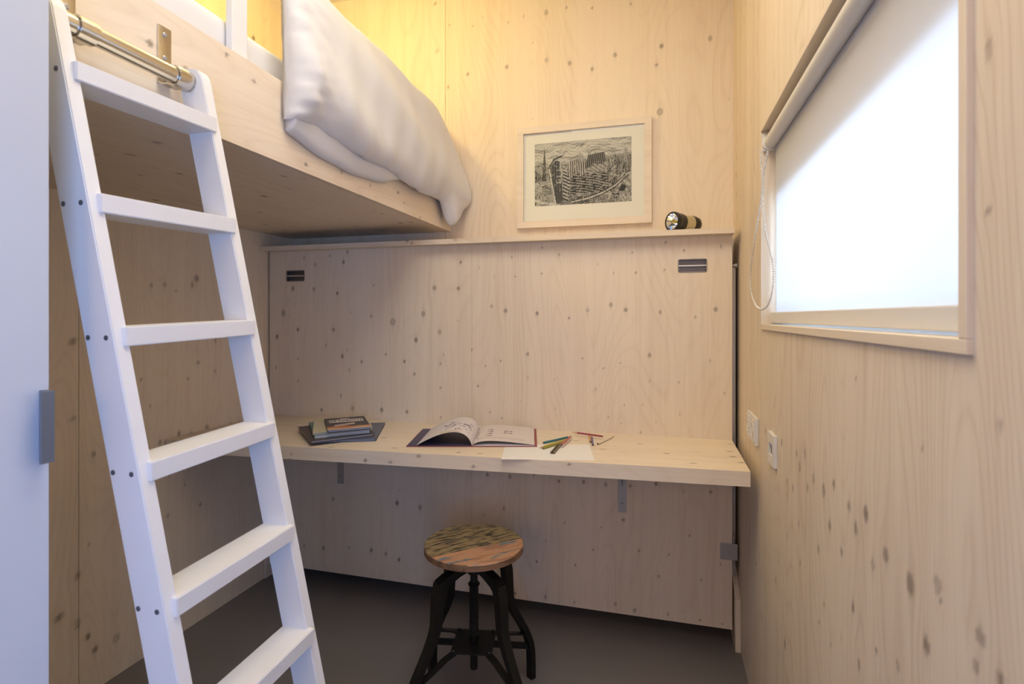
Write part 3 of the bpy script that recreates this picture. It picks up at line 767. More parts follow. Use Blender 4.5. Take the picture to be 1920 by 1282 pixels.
for xc, wd, zb in ((-0.139, 0.030, 0.442), (-1.348, 0.030, 0.452)):
    mb = MB(); mb.box((xc - wd/2, YP - 0.004, zb), (xc + wd/2, YP - 0.0005, ZD - DT - 0.0005), 0.0008)
    mb.box((xc - wd/2, YP - 0.26, ZD - DT - 0.0045), (xc + wd/2, YP - 0.004, ZD - DT - 0.0005), 0.0008)
    mb.add([(xc-0.002, YP-0.004, zb+0.10), (xc-0.002, YP-0.10, ZD-DT-0.0045), (xc-0.002, YP-0.004, ZD-DT-0.0045), (xc+0.002, YP-0.004, zb+0.10), (xc+0.002, YP-0.10, ZD-DT-0.0045), (xc+0.002, YP-0.004, ZD-DT-0.0045)],
           [(0,1,2), (3,5,4), (0,3,4,1), (1,4,5,2), (2,5,3,0)])
    bkt = mb.build('bracket', 'zinc', desk)
    for zz in (zb + 0.035, zb + 0.12): MB().lathe((xc, YP - 0.0039, zz), (0, -1, 0), [(0.0032, 0), (0.0032, 0.0005), (0.002, 0.0012)], 12).build('screw', 'screw_grey', bkt)

# ================================================================== SOCKET AND SWITCH PLATES
sk = thing('wall_socket', 'white double wall socket beside the end of the desk', 'socket', (XR, 1.757, 0.848))
box('cover_plate', (XR - 0.010, 1.680, 0.8075), (XR - 0.0002, 1.834, 0.888), 'white_plastic', sk, 0.0025)
for yc_ in (1.719, 1.795):
    pl = MB(); pl.box((XR - 0.0125, yc_ - 0.029, 0.8175), (XR - 0.0098, yc_ + 0.029, 0.8785), 0.001); insert = pl.build('insert', 'white_plastic', sk)
    MB().lathe((XR - 0.0124, yc_, 0.848), (-1, 0, 0), [(0.0215, 0), (0.0215, 0.0012), (0.0195, 0.0012), (0.0190, 0.0002)], 28).build('rim', 'white_plastic', insert)
    for dz in (-0.0095, 0.0095): MB().cyl((XR - 0.0130, yc_, 0.848 + dz), (XR - 0.0122, yc_, 0.848 + dz), 0.003, 10).build('pin_hole', 'socket_dark', insert)
sw = thing('data_outlet', 'small white outlet plate with a grey recess beside the double socket', 'outlet', (XR, 1.468, 0.851))
mb = MB()
for lo, hi in (((1.430, 0.812), (1.506, 0.836)), ((1.430, 0.864), (1.506, 0.890)), ((1.430, 0.836), (1.447, 0.864)), ((1.489, 0.836), (1.506, 0.864))):
    mb.box((XR - 0.0085, lo[0], lo[1]), (XR - 0.0002, hi[0], hi[1]), 0.0006)
mb.build('cover_plate', 'white_plastic', sw)
box('recess', (XR - 0.0030, 1.446, 0.835), (XR - 0.0002, 1.490, 0.865), 'socket_dark', sw)

# ================================================================== PICTURE
pf = thing('framed_picture', 'pale wooden frame with a black and white drawing in a wide mat', 'picture', (-0.313, YB, 1.557))
fx0, fx1, fz0, fz1, fw, fy = -0.590, -0.034, 1.557, 1.984, 0.028, YB - 0.022
for nm, P in (('frame_rail', [(fx0, fz0), (fx1, fz0), (fx1 - fw, fz0 + fw), (fx0 + fw, fz0 + fw)]), ('frame_rail', [(fx1, fz1), (fx0, fz1), (fx0 + fw, fz1 - fw), (fx1 - fw, fz1 - fw)]),
              ('frame_stile', [(fx0, fz1), (fx0, fz0), (fx0 + fw, fz0 + fw), (fx0 + fw, fz1 - fw)]), ('frame_stile', [(fx1, fz0), (fx1, fz1), (fx1 - fw, fz1 - fw), (fx1 - fw, fz0 + fw)])):
    MB().hexa([(x, fy, z) for x, z in P] + [(x, YB - 0.001, z) for x, z in P]).build(nm, 'frame_wood', pf)
my = YB - 0.012
px0, px1, pz0, pz1 = -0.514, -0.113, 1.648, 1.911
mb = MB()
ix0, ix1, iz0, iz1 = fx0 + fw, fx1 - fw, fz0 + fw, fz1 - fw
for lo, hi in (((ix0, iz0), (ix1, pz0)), ((ix0, pz1), (ix1, iz1)), ((ix0, pz0), (px0, pz1)), ((px1, pz0), (ix1, pz1))):
    mb.box((lo[0], my, lo[1]), (hi[0], my + 0.002, hi[1]))
mb.build('mat', 'mat_board', pf)
def drawing():
    """pen-and-ink townscape: clouds, a spire, a leaning hull, blocks of houses and long curved lines"""
    NX, NZ = 380, 250; rs = np.random.RandomState(21)
    X, Z = np.meshgrid(np.linspace(0, 1, NX), np.linspace(0, 1, NZ))
    A = X * 1.53
    img = np.full((NZ, NX), 0.80)
    def fbm(sx, sz, seed):
        r = np.random.RandomState(seed); o = np.zeros_like(X)
        for k in range(5):
            f = 1.8 ** k
            for _ in range(3):
                a, b, p = r.normal(0, sx * f), r.normal(0, sz * f), r.rand() * 6.28; o += np.sin(a * A + b * Z + p) / f
        return o / 3
    sky = np.clip((Z - 0.60 - 0.10 * X) / 0.08, 0, 1)
    st = fbm(9, 60, 1); img -= sky * (0.20 * np.clip(st, 0, 1) + 0.16 * np.clip(np.sin(120 * (Z + 0.06 * np.sin(5 * A + 2 * fbm(6, 6, 3))) + 3 * fbm(14, 10, 4)), 0, 1) ** 2)
    gnd = 1 - sky
    # patchwork of pen hatching, each patch with its own direction and weight
    cells = rs.rand(150, 2) * (1.53, 0.75); ca = rs.rand(150) * 3.14; cf = 150 + 150 * rs.rand(150); ct = rs.rand(150)
    best = np.full_like(X, 9.0); cid = np.zeros(X.shape, int); wx = A + 0.02 * fbm(20, 20, 8); wz = Z + 0.02 * fbm(20, 20, 9)
    for i in range(150):
        dd = (wx - cells[i, 0]) ** 2 + ((wz - cells[i, 1]) * 1.2) ** 2; w = dd < best; best[w] = dd[w]; cid[w] = i
    hat = np.sin(cf[cid] * (wx * np.cos(ca[cid]) + wz * np.sin(ca[cid]))); img -= gnd * np.clip(0.12 + 0.38 * ct[cid] + (0.10 + 0.22 * ct[cid]) * hat, 0, 0.72)
    def poly(P, tone, hx=0, hz=0, mixv=0.9, amp=0.25):
        P = np.array(P); ins = np.zeros_like(X, bool); n = len(P)
        for i in range(n):
            x0, z0 = P[i]; x1, z1 = P[(i + 1) % n]
            c = ((z0 > Z) != (z1 > Z)); t = (x1 - x0) * (Z - z0) / (z1 - z0 + 1e-9) + x0; ins ^= c & (X < t)
        h = tone + amp * np.sin(1.7 * hx * A + 1.7 * hz * Z + 1.5 * fbm(6, 6, int(hx * 7 + hz) % 97)) if (hx or hz) else tone
        img[ins] = (img * (1 - mixv) + mixv * h)[ins]
    def stroke(P, w, tone):
        P = np.array(P)
        for (x0, z0), (x1, z1) in zip(P[:-1], P[1:]):
            dx, dz = (x1 - x0) * 1.53, z1 - z0; L2 = dx * dx + dz * dz + 1e-12
            t = np.clip(((X - x0) * 1.53 * dx + (Z - z0) * dz) / L2, 0, 1)
            D = np.hypot((X - x0) * 1.53 - t * dx, Z - z0 - t * dz); k = np.clip(1.4 - D / w, 0, 1); img[:] = img * (1 - k) + tone * k
    # far city blocks
    for i in range(26):
        x = 0.42 + 0.57 * rs.rand(); w = 0.012 + 0.03 * rs.rand(); h = 0.62 + 0.20 * rs.rand() + 0.03 * x
        poly([(x, 0.45), (x + w, 0.45), (x + w, h - 0.02), (x, h)], 0.40 + 0.25 * rs.rand(), 170, 4)
    # spire
    poly([(0.075, 0.40), (0.125, 0.40), (0.118, 0.65), (0.103, 0.94), (0.088, 0.65)], 0.25, 0, 160, 0.95, 0.18)
    # cliffs of houses
    poly([(0.36, 0.42), (0.52, 0.42), (0.55, 0.66), (0.37, 0.70)], 0.50, 110, 2, 0.95, 0.35)
    poly([(0.53, 0.55), (0.74, 0.62), (0.73, 0.80), (0.56, 0.76)], 0.30, 120, 6, 0.95, 0.25)
    poly([(0.52, 0.53), (0.66, 0.47), (0.77, 0.58), (0.64, 0.63)], 0.58, 40, 60, 0.9, 0.12)
    for x in (0.38, 0.48, 0.58, 0.68):
        poly([(x, 0.10 + x * 0.12), (x + 0.095, 0.13 + x * 0.12), (x + 0.09, 0.50), (x - 0.005, 0.42)], 0.38, 20, 95, 0.9, 0.30)
        for k in range(5): poly([(x + 0.02, 0.16 + 0.055 * k + x * .1), (x + 0.06, 0.165 + 0.055 * k + x * .1), (x + 0.06, 0.19 + 0.055 * k + x * .1), (x + 0.02, 0.185 + 0.055 * k + x * .1)], 0.12)
    poly([(0.30, 0.08), (0.36, 0.05), (0.38, 0.40), (0.30, 0.62)], 0.45, 30, 70, 0.9, 0.35)
    # leaning dark hull
    poly([(0.16, 0.60), (0.22, 0.72), (0.27, 0.70), (0.29, 0.40), (0.30, 0.03), (0.22, 0.02)], 0.26, 90, 3, 0.97, 0.10)
    stroke([(0.15, 0.60), (0.205, 0.73), (0.29, 0.78)], 0.010, 0.10); stroke([(0.155, 0.58), (0.19, 0.30), (0.225, 0.02)], 0.010, 0.82)
    stroke([(0.27, 0.71), (0.282, 0.50), (0.275, 0.35)], 0.008, 0.78)
    for z in (0.36, 0.46, 0.56): stroke([(0.235, z), (0.275, z)], 0.007, 0.75)
    # bare trees at the right
    for i in range(60):
        x = 0.76 + 0.22 * rs.rand(); z = 0.32 + 0.30 * rs.rand(); stroke([(x, z), (x + rs.normal(0, 0.015), z + 0.05 + 0.08 * rs.rand())], 0.005, 0.12 + 0.5 * rs.rand())
    # long curved quay lines
    c = [(0.40, 0.02), (0.55, 0.06), (0.70, 0.13), (0.84, 0.24), (0.97, 0.42)]
    stroke([(a, b + 0.045) for a, b in c], 0.012, 0.14); stroke([(a, b + 0.02) for a, b in c], 0.018, 0.76); stroke(c, 0.008, 0.18)
    stroke([(0.0, 0.10), (0.08, 0.05), (0.22, 0.015)], 0.022, 0.80)
    poly([(0.80, 0.15), (0.99, 0.18), (0.99, 0.36), (0.92, 0.34)], 0.62, 30, 30, 0.8, 0.15); poly([(0.87, 0.17), (0.93, 0.17), (0.95, 0.24), (0.90, 0.28)], 0.15)
    # loose pen work all over
    for i in range(420):
        x, z = rs.rand(), rs.rand() * (0.60 + 0.1 * rs.rand()); a = rs.rand() * 3.1; L_ = 0.02 + 0.05 * rs.rand()
        stroke([(x, z), (x + 0.6 * L_ * math.cos(a), z + L_ * math.sin(a))], 0.0028, 0.10 if rs.rand() < 0.6 else 0.8)
    img[:] = np.clip(img + rs.normal(0, 0.03, img.shape), 0.05, 0.86)
    V = np.stack([px0 + (px1 - px0) * X, np.full_like(X, my + 0.0015), pz0 + (pz1 - pz0) * Z], -1).reshape(-1, 3)
    vid = np.arange(NX * NZ).reshape(NZ, NX); q = np.stack([vid[:-1, :-1], vid[:-1, 1:], vid[1:, 1:], vid[1:, :-1]], -1).reshape(-1, 4)
    me = bpy.data.meshes.new('drawing'); o3 = np.array(ORG[pf.name]); me.from_pydata((V - o3).tolist(), [], q.tolist()); me.materials.append(MAT['printed'])
    ob = bpy.data.objects.new('drawing', me); link(ob, pf); ORG[ob.name] = Vector(o3)
    g = lin(img.reshape(-1)); grid_attr(ob, 'Col', 'FLOAT_COLOR', np.stack([g, g * 0.95, g * 0.86, np.ones_like(g)], -1))
drawing()
box('glass_pane', (ix0, my - 0.005, iz0), (ix1, my - 0.003, iz1), 'thin_glass', pf)

# ================================================================== FLASHLIGHT ON THE SHELF
SHZ = 1.4945
fl = thing('flashlight', 'black and brass coloured flashlight lying on the shelf', 'flashlight', (0.105, 2.12, SHZ))
fd = Vector((0.72, 0.69, -0.02)).normalized(); f0 = Vector((0.040, 2.072, SHZ + 0.0372))
autosmooth(MB().lathe(f0, fd, [(0.0300, 0.000), (0.0360, 0.001), (0.0368, 0.010), (0.0362, 0.014), (0.0345, 0.016), (0.0335, 0.040), (0.0310, 0.050)], 32, cap=False).build('head', 'black_plastic', fl))
autosmooth(MB().lathe(f0, fd, [(0.0302, 0.002), (0.027, 0.012), (0.021, 0.024), (0.013, 0.034), (0.006, 0.038)], 28, cap=False).build('reflector', 'reflector', fl), 60)
MB().lathe(f0, fd, [(0.0301, 0.0012), (0.0301, 0.0018)], 28).build('lens', 'thin_glass', fl)
autosmooth(MB().lathe(f0, fd, [(0.003, 0.014), (0.005, 0.018), (0.005, 0.036)], 12).build('bulb', 'pencil_yellow', fl))
autosmooth(MB().lathe(f0, fd, [(0.0305, 0.048), (0.0305, 0.095)], 32).build('barrel', 'flash_body', fl))
autosmooth(MB().lathe(f0, fd, [(0.0312, 0.093), (0.0312, 0.108), (0.028, 0.124), (0.020, 0.134)], 32).build('tail_cap', 'black_plastic', fl))
pa = f0 + fd * 0.045 - Vector((0, 0, 0.030)); pb = f0 + fd * 0.150 - Vector((0, 0, 0.0315))
MB().sweep([pa, f0 + fd * 0.10 - Vector((0, 0, 0.0315)), pb], (0.030, 0.010)).build('base', 'black_plastic', fl)

# ================================================================== STOOL
sc = Vector((-0.1140 * CY - 1.616 * SY, -0.1140 * SY + 1.616 * CY, 0))
stool = thing('stool', 'industrial swivel stool with black iron legs and reclaimed wood seat', 'stool', sc)
SR, SZ0, SZ1 = 0.1480, 0.485, 0.504
seat_ang = math.radians(42)
sdir = Vector((math.cos(seat_ang), math.sin(seat_ang), 0)); snor = Vector((-math.sin(seat_ang), math.cos(seat_ang), 0))
cuts = [-0.148, -0.098, -0.036, 0.032, 0.094, 0.148]
for k in range(5):
    a, b = cuts[k] + (0.0004 if k else 0), cuts[k + 1] - (0.0004 if k < 4 else 0)
    pts = []
    n = 26
    for i in range(n + 1):
        t = a + (b - a) * i / n; pts.append((math.sqrt(max(0, SR * SR - t * t)), t))
    for i in range(n, -1, -1):
        t = a + (b - a) * i / n; pts.append((-math.sqrt(max(0, SR * SR - t * t)), t))
    # drop duplicate points at the poles
    q = []
    for p in pts:
        if not q or (abs(p[0] - q[-1][0]) + abs(p[1] - q[-1][1])) > 1e-6: q.append(p)
    if (abs(q[0][0] - q[-1][0]) + abs(q[0][1] - q[-1][1])) < 1e-6: q.pop()
    m = len(q); v = []
    ch = 0.0025
    for zz, sc_ in ((SZ0, 1.0), (SZ1 - ch, 1.0), (SZ1, 1.0 - ch / SR)):
        for s_, t_ in q:
            pp = sc + sdir * s_ * sc_ + snor * t_ * (sc_ if abs(t_) > SR - 0.02 else 1.0); v.append((pp.x, pp.y, zz))
    f = [tuple(range(m)), tuple(2*m + i for i in range(m))]
    for r_ in range(2): f += [(r_*m + i, r_*m + (i+1) % m, (r_+1)*m + (i+1) % m, (r_+1)*m + i) for i in range(m)]
    pk_ = mk('seat_plank', v, f, ['seat_peach' if k <= 1 else 'seat_olive', 'seat_edge'], stool)
    for poly in pk_.data.polygons:
        if abs(poly.normal.z) < 0.5: poly.material_index = 1
mb = MB(); mb.lathe((sc.x, sc.y, SZ0 - 0.022), (0, 0, 1), [(0.030, 0), (0.095, 0.004), (0.095, 0.0218)], 32); autosmooth(mb.build('seat_disc', 'black_iron', stool))
prof = [(0.0115, 0)]
z = 0.0
while z < 0.175: prof += [(0.0140, z + 0.0022), (0.0140, z + 0.0040), (0.0115, z + 0.0062)]; z += 0.0070
MB().lathe((sc.x, sc.y, 0.215), (0, 0, 1), prof, 18).build('screw_spindle', 'black_iron', stool)
autosmooth(MB().lathe((sc.x, sc.y, 0.128), (0, 0, 1), [(0.0100, 0), (0.0115, 0.003), (0.0115, 0.088), (0.016, 0.090), (0.016, 0.100)], 18).build('spindle_end', 'black_iron', stool))
autosmooth(MB().lathe((sc.x, sc.y, 0.378), (0, 0, 1), [(0.0165, 0), (0.0180, 0.004), (0.0110, 0.008), (0.0110, 0.034), (0.0190, 0.036), (0.0230, 0.046), (0.0230, 0.070), (0.030, 0.085)], 24).build('hub', 'black_iron', stool))
LEG = [(0.420, 0.118), (0.385, 0.127), (0.340, 0.131), (0.300, 0.134), (0.270, 0.145), (0.240, 0.160), (0.207, 0.180), (0.175, 0.199), (0.150, 0.212), (0.120, 0.224), (0.090, 0.230), (0.045, 0.232), (0.0, 0.232)]
PLZ = 0.206
for k in range(4):
    a = math.radians(55.8 + 90 * k); rd = Vector((math.cos(a), math.sin(a), 0)); tg = Vector((-math.sin(a), math.cos(a), 0))
    pts = [sc + rd * r + Vector((0, 0, z_)) for z_, r in LEG]
    dims = [(0.030 - 0.006 * min(1, i / 6), 0.030 - 0.011 * min(1, i / 6)) for i in range(len(LEG))]
    lg = MB().sweep(pts, dims, side=tg).build('leg', 'black_iron', stool)
    autosmooth(lg, 35)
    arm = [sc + rd * r + Vector((0, 0, z_)) for r, z_ in ((0.016, 0.443), (0.060, 0.436), (0.100, 0.424), (0.122, 0.412))]
    MB().sweep(arm, [(0.026, 0.022), (0.026, 0.024), (0.028, 0.028), (0.030, 0.032)], side=tg).build('arm', 'black_iron', stool)
    br = [sc + rd * r + Vector((0, 0, z_)) for r, z_ in ((0.070, PLZ - 0.004), (0.100, PLZ - 0.010), (0.214, 0.150))]
    MB().sweep(br, (0.020, 0.005), side=tg).build('brace', 'black_iron', stool)
    bx = sc + rd * 0.074; MB().lathe((bx.x, bx.y, PLZ - 0.003), (0, 0, 1), [(0.008, 0), (0.008, 0.008), (0.004, 0.011)], 8).build('bolt', 'black_iron', stool)
    a2 = math.radians(55.8 + 90 * (k + 1)); r2 = Vector((math.cos(a2), math.sin(a2), 0))
    if k in (0, 2):
        MB().sweep([sc + rd * 0.222 + Vector((0, 0, 0.108)), sc + r2 * 0.222 + Vector((0, 0, 0.108))], (0.006, 0.020)).build('stretcher', 'black_iron', stool)
mb = MB(); P = []
for zz in (PLZ - 0.002, PLZ + 0.003):
    for k in range(4):
        a = math.radians(55.8 + 90 * k); p = sc + Vector((math.cos(a), math.sin(a), 0)) * 0.085; P.append((p.x, p.y, zz))
mb.hexa(P); mb.build('spindle_plate', 'black_iron', stool)

# ================================================================== BOOKS, PAPER, PENCILS
def printed_grid(name, Pf, NX, NY, cols, parent, mat='printed', smooth=False):
    us_, vs_ = np.meshgrid(np.linspace(0, 1, NX), np.linspace(0, 1, NY))
    V = np.array([Pf(u, v) for u, v in zip(us_.ravel(), vs_.ravel())])
    vid = np.arange(NX * NY).reshape(NY, NX); q = np.stack([vid[:-1, :-1], vid[:-1, 1:], vid[1:, 1:], vid[1:, :-1]], -1).reshape(-1, 4)
    me = bpy.data.meshes.new(name); o3 = np.array(ORG[parent.name]); me.from_pydata((V - o3).tolist(), [], q.tolist()); me.materials.append(MAT[mat])
    if smooth: me.shade_smooth()
    ob = bpy.data.objects.new(name, me); link(ob, parent); ORG[ob.name] = Vector(o3)
    c = lin(cols(us_, vs_).reshape(-1, 3)); grid_attr(ob, 'Col', 'FLOAT_COLOR', np.concatenate([c, np.ones((len(c), 1))], 1)); return ob
def book(name, label, FL, FR, BL, z, th, cov, group=None, hard=0.0025):
    """closed book lying flat: FL, FR, BL corners in plan; spine on the FL-BL side"""
    FL, FR, BL = (Vector((*p, 0)) for p in (FL, FR, BL)); e = (FR - FL); g = (BL - FL)
    t = thing(name, label, 'book', ((FL + FR + BL + e + g) / 4 if False else (FL + e / 2 + g / 2)) + Vector((0, 0, z)), group)
    def slab(m, u0, u1, v0, v1, z0, z1):
        P = [FL + e*u + g*v for u, v in ((u0, v0), (u1, v0), (u1, v1), (u0, v1))]; m.hexa([(p.x, p.y, z0) for p in P] + [(p.x, p.y, z1) for p in P]); return m
    slab(MB(), 0, 1, 0, 1, z, z + hard).build('back_cover', cov, t)
    slab(MB(), 0, 1, 0, 1, z + th - hard, z + th).build('front_cover', cov, t)
    slab(MB(), 0, 0.016, 0, 1, z + hard, z + th - hard).build('spine', cov, t)
    slab(MB(), 0.016, 0.975, 0.02, 0.98, z + hard, z + th - hard).build('page_block', 'page_edge', t)
    return t, FL, e, g
zt = ZD + 0.0005
# large slate book at the bottom
b1, *_ = book('picture_book', 'slate blue picture book at the bottom of the stack', (-1.165, 1.632), (-0.976, 1.722), (-1.280, 1.909), zt, 0.009, 'slate_cover', 'books stacked on the desk')
b2, FL, e, g = book('picture_book', 'dark brown picture book turned askew on the slate blue book', (-1.150, 1.590), (-1.000, 1.757), (-1.345, 1.785), zt + 0.0092, 0.010, 'dark_cover', 'books stacked on the desk')
b3, *_ = book('paperback', 'green paperback with pale page edges under the cream notebook', (-1.158, 1.622), (-1.015, 1.755), (-1.320, 1.815), zt + 0.0194, 0.013, 'green_cover', 'books stacked on the desk', 0.001)
b4, *_ = book('notebook', 'cream notebook second from the top of the stack', (-1.163, 1.620), (-1.012, 1.759), (-1.318, 1.845), zt + 0.0326, 0.006, 'cream_cover', 'books stacked on the desk', 0.001)
TB = zt + 0.0388
b5, FL, e, g = book('storybook', 'small storybook with dark cover and white title banner, top of the stack', (-1.118, 1.641), (-1.004, 1.739), (-1.258, 1.824), TB, 0.007, 'navy_cover', 'books stacked on the desk', 0.001)
def cover_cols(u, v):
    c = np.zeros(u.shape + (3,)); c[:] = (0.17, 0.14, 0.18)
    w = v < 0.24 + 0.06 * np.sin(6 * u); c[w] = (0.72, 0.40, 0.24)
    w2 = v < 0.16 + 0.05 * np.sin(9 * u + 1); c[w2] = (0.80, 0.58, 0.36)
    w3 = v < 0.06; c[w3] = (0.82, 0.76, 0.80)
    w = (np.abs(v - (0.26 + 0.26 * u)) < 0.075 * np.clip(1.4 - 1.6 * np.abs(u - 0.5), 0, 1)) & (u > 0.18) & (u < 0.68); c[w] = (0.72, 0.66, 0.62)
    w = (v > 0.585) & (v < 0.83) & (u > 0.09) & (u < 0.93); c[w] = (0.84, 0.80, 0.78)
    w = (v > 0.83) & (v < 0.93) & (u > 0.38) & (u < 0.60); c[w] = (0.72, 0.62, 0.66)
    return c
printed_grid('cover_print', lambda u, v: (FL + e*u + g*v)[:2] + (TB + 0.0074,), 90, 60, cover_cols, b5, 'printed_gloss')
def lettering(txt, origin, ex, ey, size, z, parent, name='title_lettering'):
    cu = bpy.data.curves.new(name, 'FONT'); cu.body = txt; cu.size = size; cu.extrude = 0.0002; cu.align_x = 'CENTER'; cu.align_y = 'CENTER'
    tmp = bpy.data.objects.new('tmp_text', cu); COL.objects.link(tmp)
    bpy.context.view_layer.update()
    me = bpy.data.meshes.new_from_object(tmp.evaluated_get(bpy.context.evaluated_depsgraph_get()))
    bpy.data.objects.remove(tmp); bpy.data.curves.remove(cu)
    v = [(Vector(origin) + Vector(ex) * p.co.x + Vector(ey) * p.co.y + Vector((0, 0, z + p.co.z))) for p in me.vertices]; f = [tuple(p.vertices) for p in me.polygons]
    bpy.data.meshes.remove(me); return mk(name, v, f, 'ink', parent)
eu, gu = e.normalized(), g.normalized()
lettering('DE ROBOTTE', (FL + e * 0.51 + g * 0.71)[:], eu[:], (gu * 1.7)[:], 0.0200, TB + 0.0077, b5)

# open picture book
ob_ = thing('open_book', 'open picture book with a page arching up in the middle of the desk', 'book', (-0.64, 1.87, zt))
Sp = Vector((-0.619, 1.731, 0)); ex = Vector((0.964, 0.265, 0)); gy = Vector((-0.232, 0.973, 0))
def bp_(u, v, z): p = Sp + ex*u + gy*v; return (p.x, p.y, z)
def slab2(u0, u1, v0, v1, z0, z1): return MB().hexa([bp_(a, b, z0) for a, b in ((u0,v0),(u1,v0),(u1,v1),(u0,v1))] + [bp_(a, b, z1) for a, b in ((u0,v0),(u1,v0),(u1,v1),(u0,v1))])
slab2(-0.223, -0.004, 0, 0.285, zt, zt + 0.0025).build('back_cover', 'red_cover', ob_)
slab2(-0.221, -0.004, 0.002, 0.283, zt + 0.0025, zt + 0.0032).build('endpaper', 'navy_cover', ob_)
slab2(-0.004, 0.223, 0, 0.285, zt, zt + 0.0025).build('front_cover', 'red_cover', ob_)
def bez(P, t):
    a = (1-t)**3, 3*t*(1-t)**2, 3*t*t*(1-t), t**3; return sum(k*p[0] for k, p in zip(a, P)), sum(k*p[1] for k, p in zip(a, P))
LP = [(0, 0.004), (-0.016, 0.066), (-0.085, 0.064), (-0.188, 0.0045)]
RP = [(0.001, 0.004), (0.020, 0.028), (0.090, 0.022), (0.214, 0.0062)]
rs_ = np.random.RandomState(3)
strokes_l = [(0.18 + 0.55 * rs_.rand(), 0.16 + 0.50 * rs_.rand(), 0.012 + 0.016 * rs_.rand(), 0.02 + 0.035 * rs_.rand(), rs_.rand() * 3) for _ in range(34)]
def page_l(u, v):
    c = np.zeros(u.shape + (3,)); c[:] = (0.86, 0.83, 0.84)
    for su, sv, w, h_, a in strokes_l:
        du, dv = u - su, v - sv; p, q = du*math.cos(a) + dv*math.sin(a), -du*math.sin(a) + dv*math.cos(a); c[(np.abs(p) < h_) & (np.abs(q) < w * 0.55)] = (0.36, 0.28, 0.42)
    w = (v > 0.055) & (v < 0.085) & (u > 0.42) & (u < 0.72); c[w] = (0.78, 0.64, 0.38)
    return c
def page_r(u, v):
    c = np.zeros(u.shape + (3,)); c[:] = (0.86, 0.82, 0.81)
    for su in (0.11, 0.42, 0.70):
        for k in range(4 if su < 0.6 else 2):
            sv = 0.30 + 0.115 * k + (0.18 if su > 0.6 else 0)
            d = (np.abs(u - su) < 0.055) & (np.abs(v - sv - 0.1 * (u - su) * (1 if su > .2 else -6)) < 0.016 + 0.006 * np.sin(60 * u)); c[d] = (0.38, 0.27, 0.31)
    for sv in (0.15, 0.18, 0.21):
        c[(np.abs(v - sv) < 0.005) & (u > 0.12) & (u < 0.9)] = (0.72, 0.68, 0.69)
    return c
def thick_page(name, prof, cols, v0, v1):
    def Pf(u, v):
        x, z = bez(prof, u); return bp_(x, v0 + (v1 - v0) * v, zt + z)
    o = printed_grid(name, Pf, 110, 90, cols, ob_, smooth=True)
    md = o.modifiers.new('paper', 'SOLIDIFY'); md.thickness = 0.0006; md.offset = -1; return o
thick_page('left_page', LP, page_l, 0.004, 0.281)
thick_page('right_page', RP, page_r, 0.004, 0.281)
# right page block below the top page
v_ = []; NB = 24
for vv in (0.005, 0.280):
    for i in range(NB + 1):
        x, z = bez([(0.002, 0.0026), (0.03, 0.008), (0.10, 0.0075), (0.213, 0.0046)], i / NB); v_.append(bp_(x, vv, zt + max(z, 0.0034)))
    for i in range(NB + 1):
        x, z = bez([(0.002, 0.0026), (0.03, 0.008), (0.10, 0.0075), (0.213, 0.0046)], i / NB); v_.append(bp_(x, vv, zt + 0.0026))
m_ = 2 * (NB + 1); f_ = []
for i in range(NB):
    f_ += [(i, i+1, m_+i+1, m_+i), (NB+1+i, m_+NB+1+i, m_+NB+2+i, NB+2+i), (i, NB+1+i, NB+2+i, i+1), (m_+i, m_+i+1, m_+NB+2+i, m_+NB+1+i)]
f_ += [(0, m_, m_+NB+1, NB+1), (NB, NB+NB+1, m_+NB+NB+1, m_+NB)]
mk('page_block', v_, f_, 'page_edge', ob_)

# sheet of paper hanging slightly over the desk edge
mb = MB()
q = [(-0.477, 1.606), (-0.196, 1.671), (-0.238, 1.872), (-0.519, 1.807)]
mb.hexa([(x, y, ZD + 0.0001) for x, y in q] + [(x, y, ZD + 0.0004) for x, y in q])
mb.build('paper_sheet', 'paper', label='blank white sheet of paper lying at the desk edge', cat='paper')

def pencil(col, a, b, label, za=0.0, zb=0.0, tip='b'):
    A, B = Vector((*a, ZD + 0.0043 + za)), Vector((*b, ZD + 0.0043 + zb))
    if tip == 'a': A, B = B, A
    d = (B - A); L_ = d.length; R = 0.0037
    t = thing('pencil', label, 'pencil', (A.x, A.y, A.z - R), 'coloured pencils on the desk')
    MB().lathe(A, d, [(R * 0.96, 0), (R, 0.0005), (R, L_ - 0.022)], 6).build('shaft', 'pencil_' + col, t)
    MB().lathe(A, d, [(R * 0.9, -0.0002), (R * 0.9, 0.0003)], 6).build('cut_end', 'pencil_brown', t)
    MB().lathe(A, d, [(R * 0.98, L_ - 0.022), (R * 0.40, L_ - 0.006)], 10).build('sharpened_wood', 'pencil_wood', t)
    MB().lathe(A, d, [(R * 0.40, L_ - 0.006), (R * 0.08, L_)], 8).build('lead', 'pencil_' + col, t)
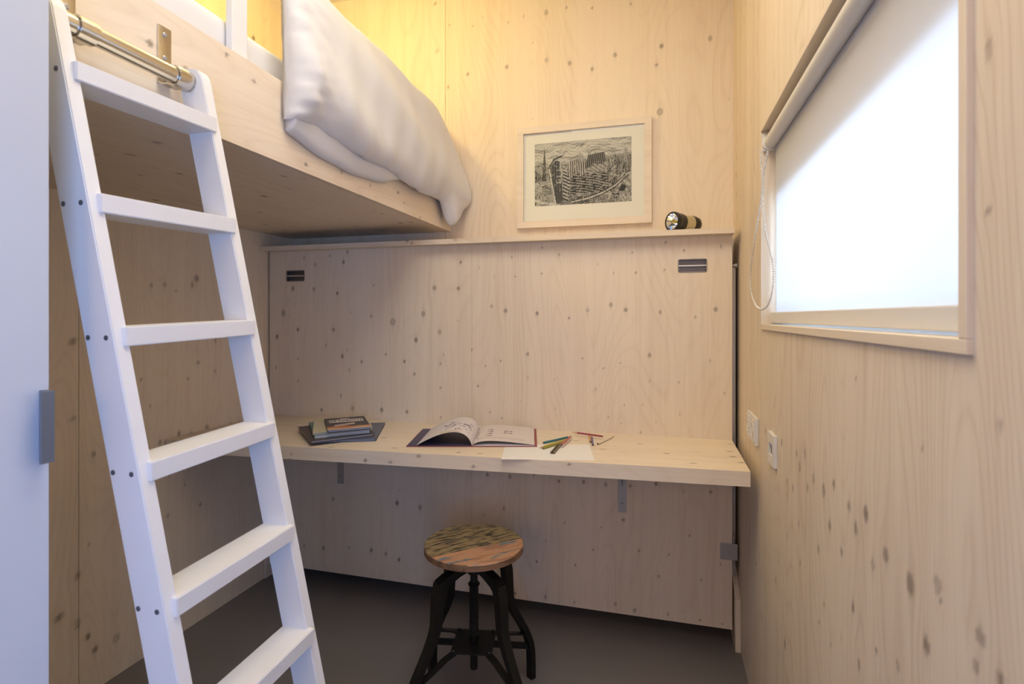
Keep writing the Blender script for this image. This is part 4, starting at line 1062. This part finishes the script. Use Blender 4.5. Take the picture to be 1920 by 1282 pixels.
pencil('teal', (-0.393, 1.840), (-0.314, 1.966), 'teal pencil, longest of the fan of pencils beside the open book')
pencil('yellow', (-0.391, 1.761), (-0.324, 1.908), 'yellow pencil with its point touching the open book corner', tip='a')
pencil('lime', (-0.377, 1.762), (-0.318, 1.898), 'olive yellow pencil lying against the yellow pencil')
pencil('brown', (-0.3405, 1.713), (-0.3385, 1.848), 'dark brown pencil on the sheet of paper')
pencil('olive', (-0.3320, 1.711), (-0.3300, 1.858), 'grey green pencil next to the dark brown pencil on the paper')
pencil('red', (-0.3215, 1.795), (-0.3100, 1.943), 'red pencil crossing the yellow pencils', 0.0075, 0.0080)
pencil('maroon', (-0.201, 1.961), (-0.318, 2.002), 'pink maroon pencil lying across the orange and purple pencils', 0.0076, 0.0078)
pencil('orange', (-0.237, 1.899), (-0.260, 2.047), 'orange pencil under the pink maroon pencil')
pencil('purple', (-0.223, 1.854), (-0.244, 1.985), 'purple blue pencil at the corner of the paper under the maroon one')
pencil('ivory', (-0.209, 1.874), (-0.164, 2.017), 'ivory white pencil lying apart at the bare end of the desk')

# ================================================================== LAMP AND ADDED FILL PANEL (above the frame)
lt = thing('wall_lamp', 'round glass wall lamp high above the loft bed', 'lamp', (XL, LAMP[1], LAMP[2] - 0.06))
autosmooth(MB().lathe((XL + 0.0005, LAMP[1], LAMP[2]), (1, 0, 0), [(0.05, 0), (0.05, 0.02), (0.012, 0.024), (0.012, LAMP[0] - XL - 0.06)], 24).build('wall_arm', 'white_paint', lt))
cl = thing('fill_panel', 'large flat white panel added over the overhead fill light', 'lamp', (-0.30, 0.72, ZC - 0.02))  # unseen panel, added as a housing for the overhead fill
box('housing', (-0.70, 0.17, ZC - 0.018), (0.10, 1.27, ZC - 0.0005), 'white_paint', cl, 0.003)
pl = bpy.data.lights.new('lamp_bulb', 'POINT'); pl.energy = LAMP_W; pl.color = (1.0, 0.745, 0.20); pl.shadow_soft_size = 0.055
po = bpy.data.objects.new('lamp_bulb', pl); po.location = LAMP; COL.objects.link(po)
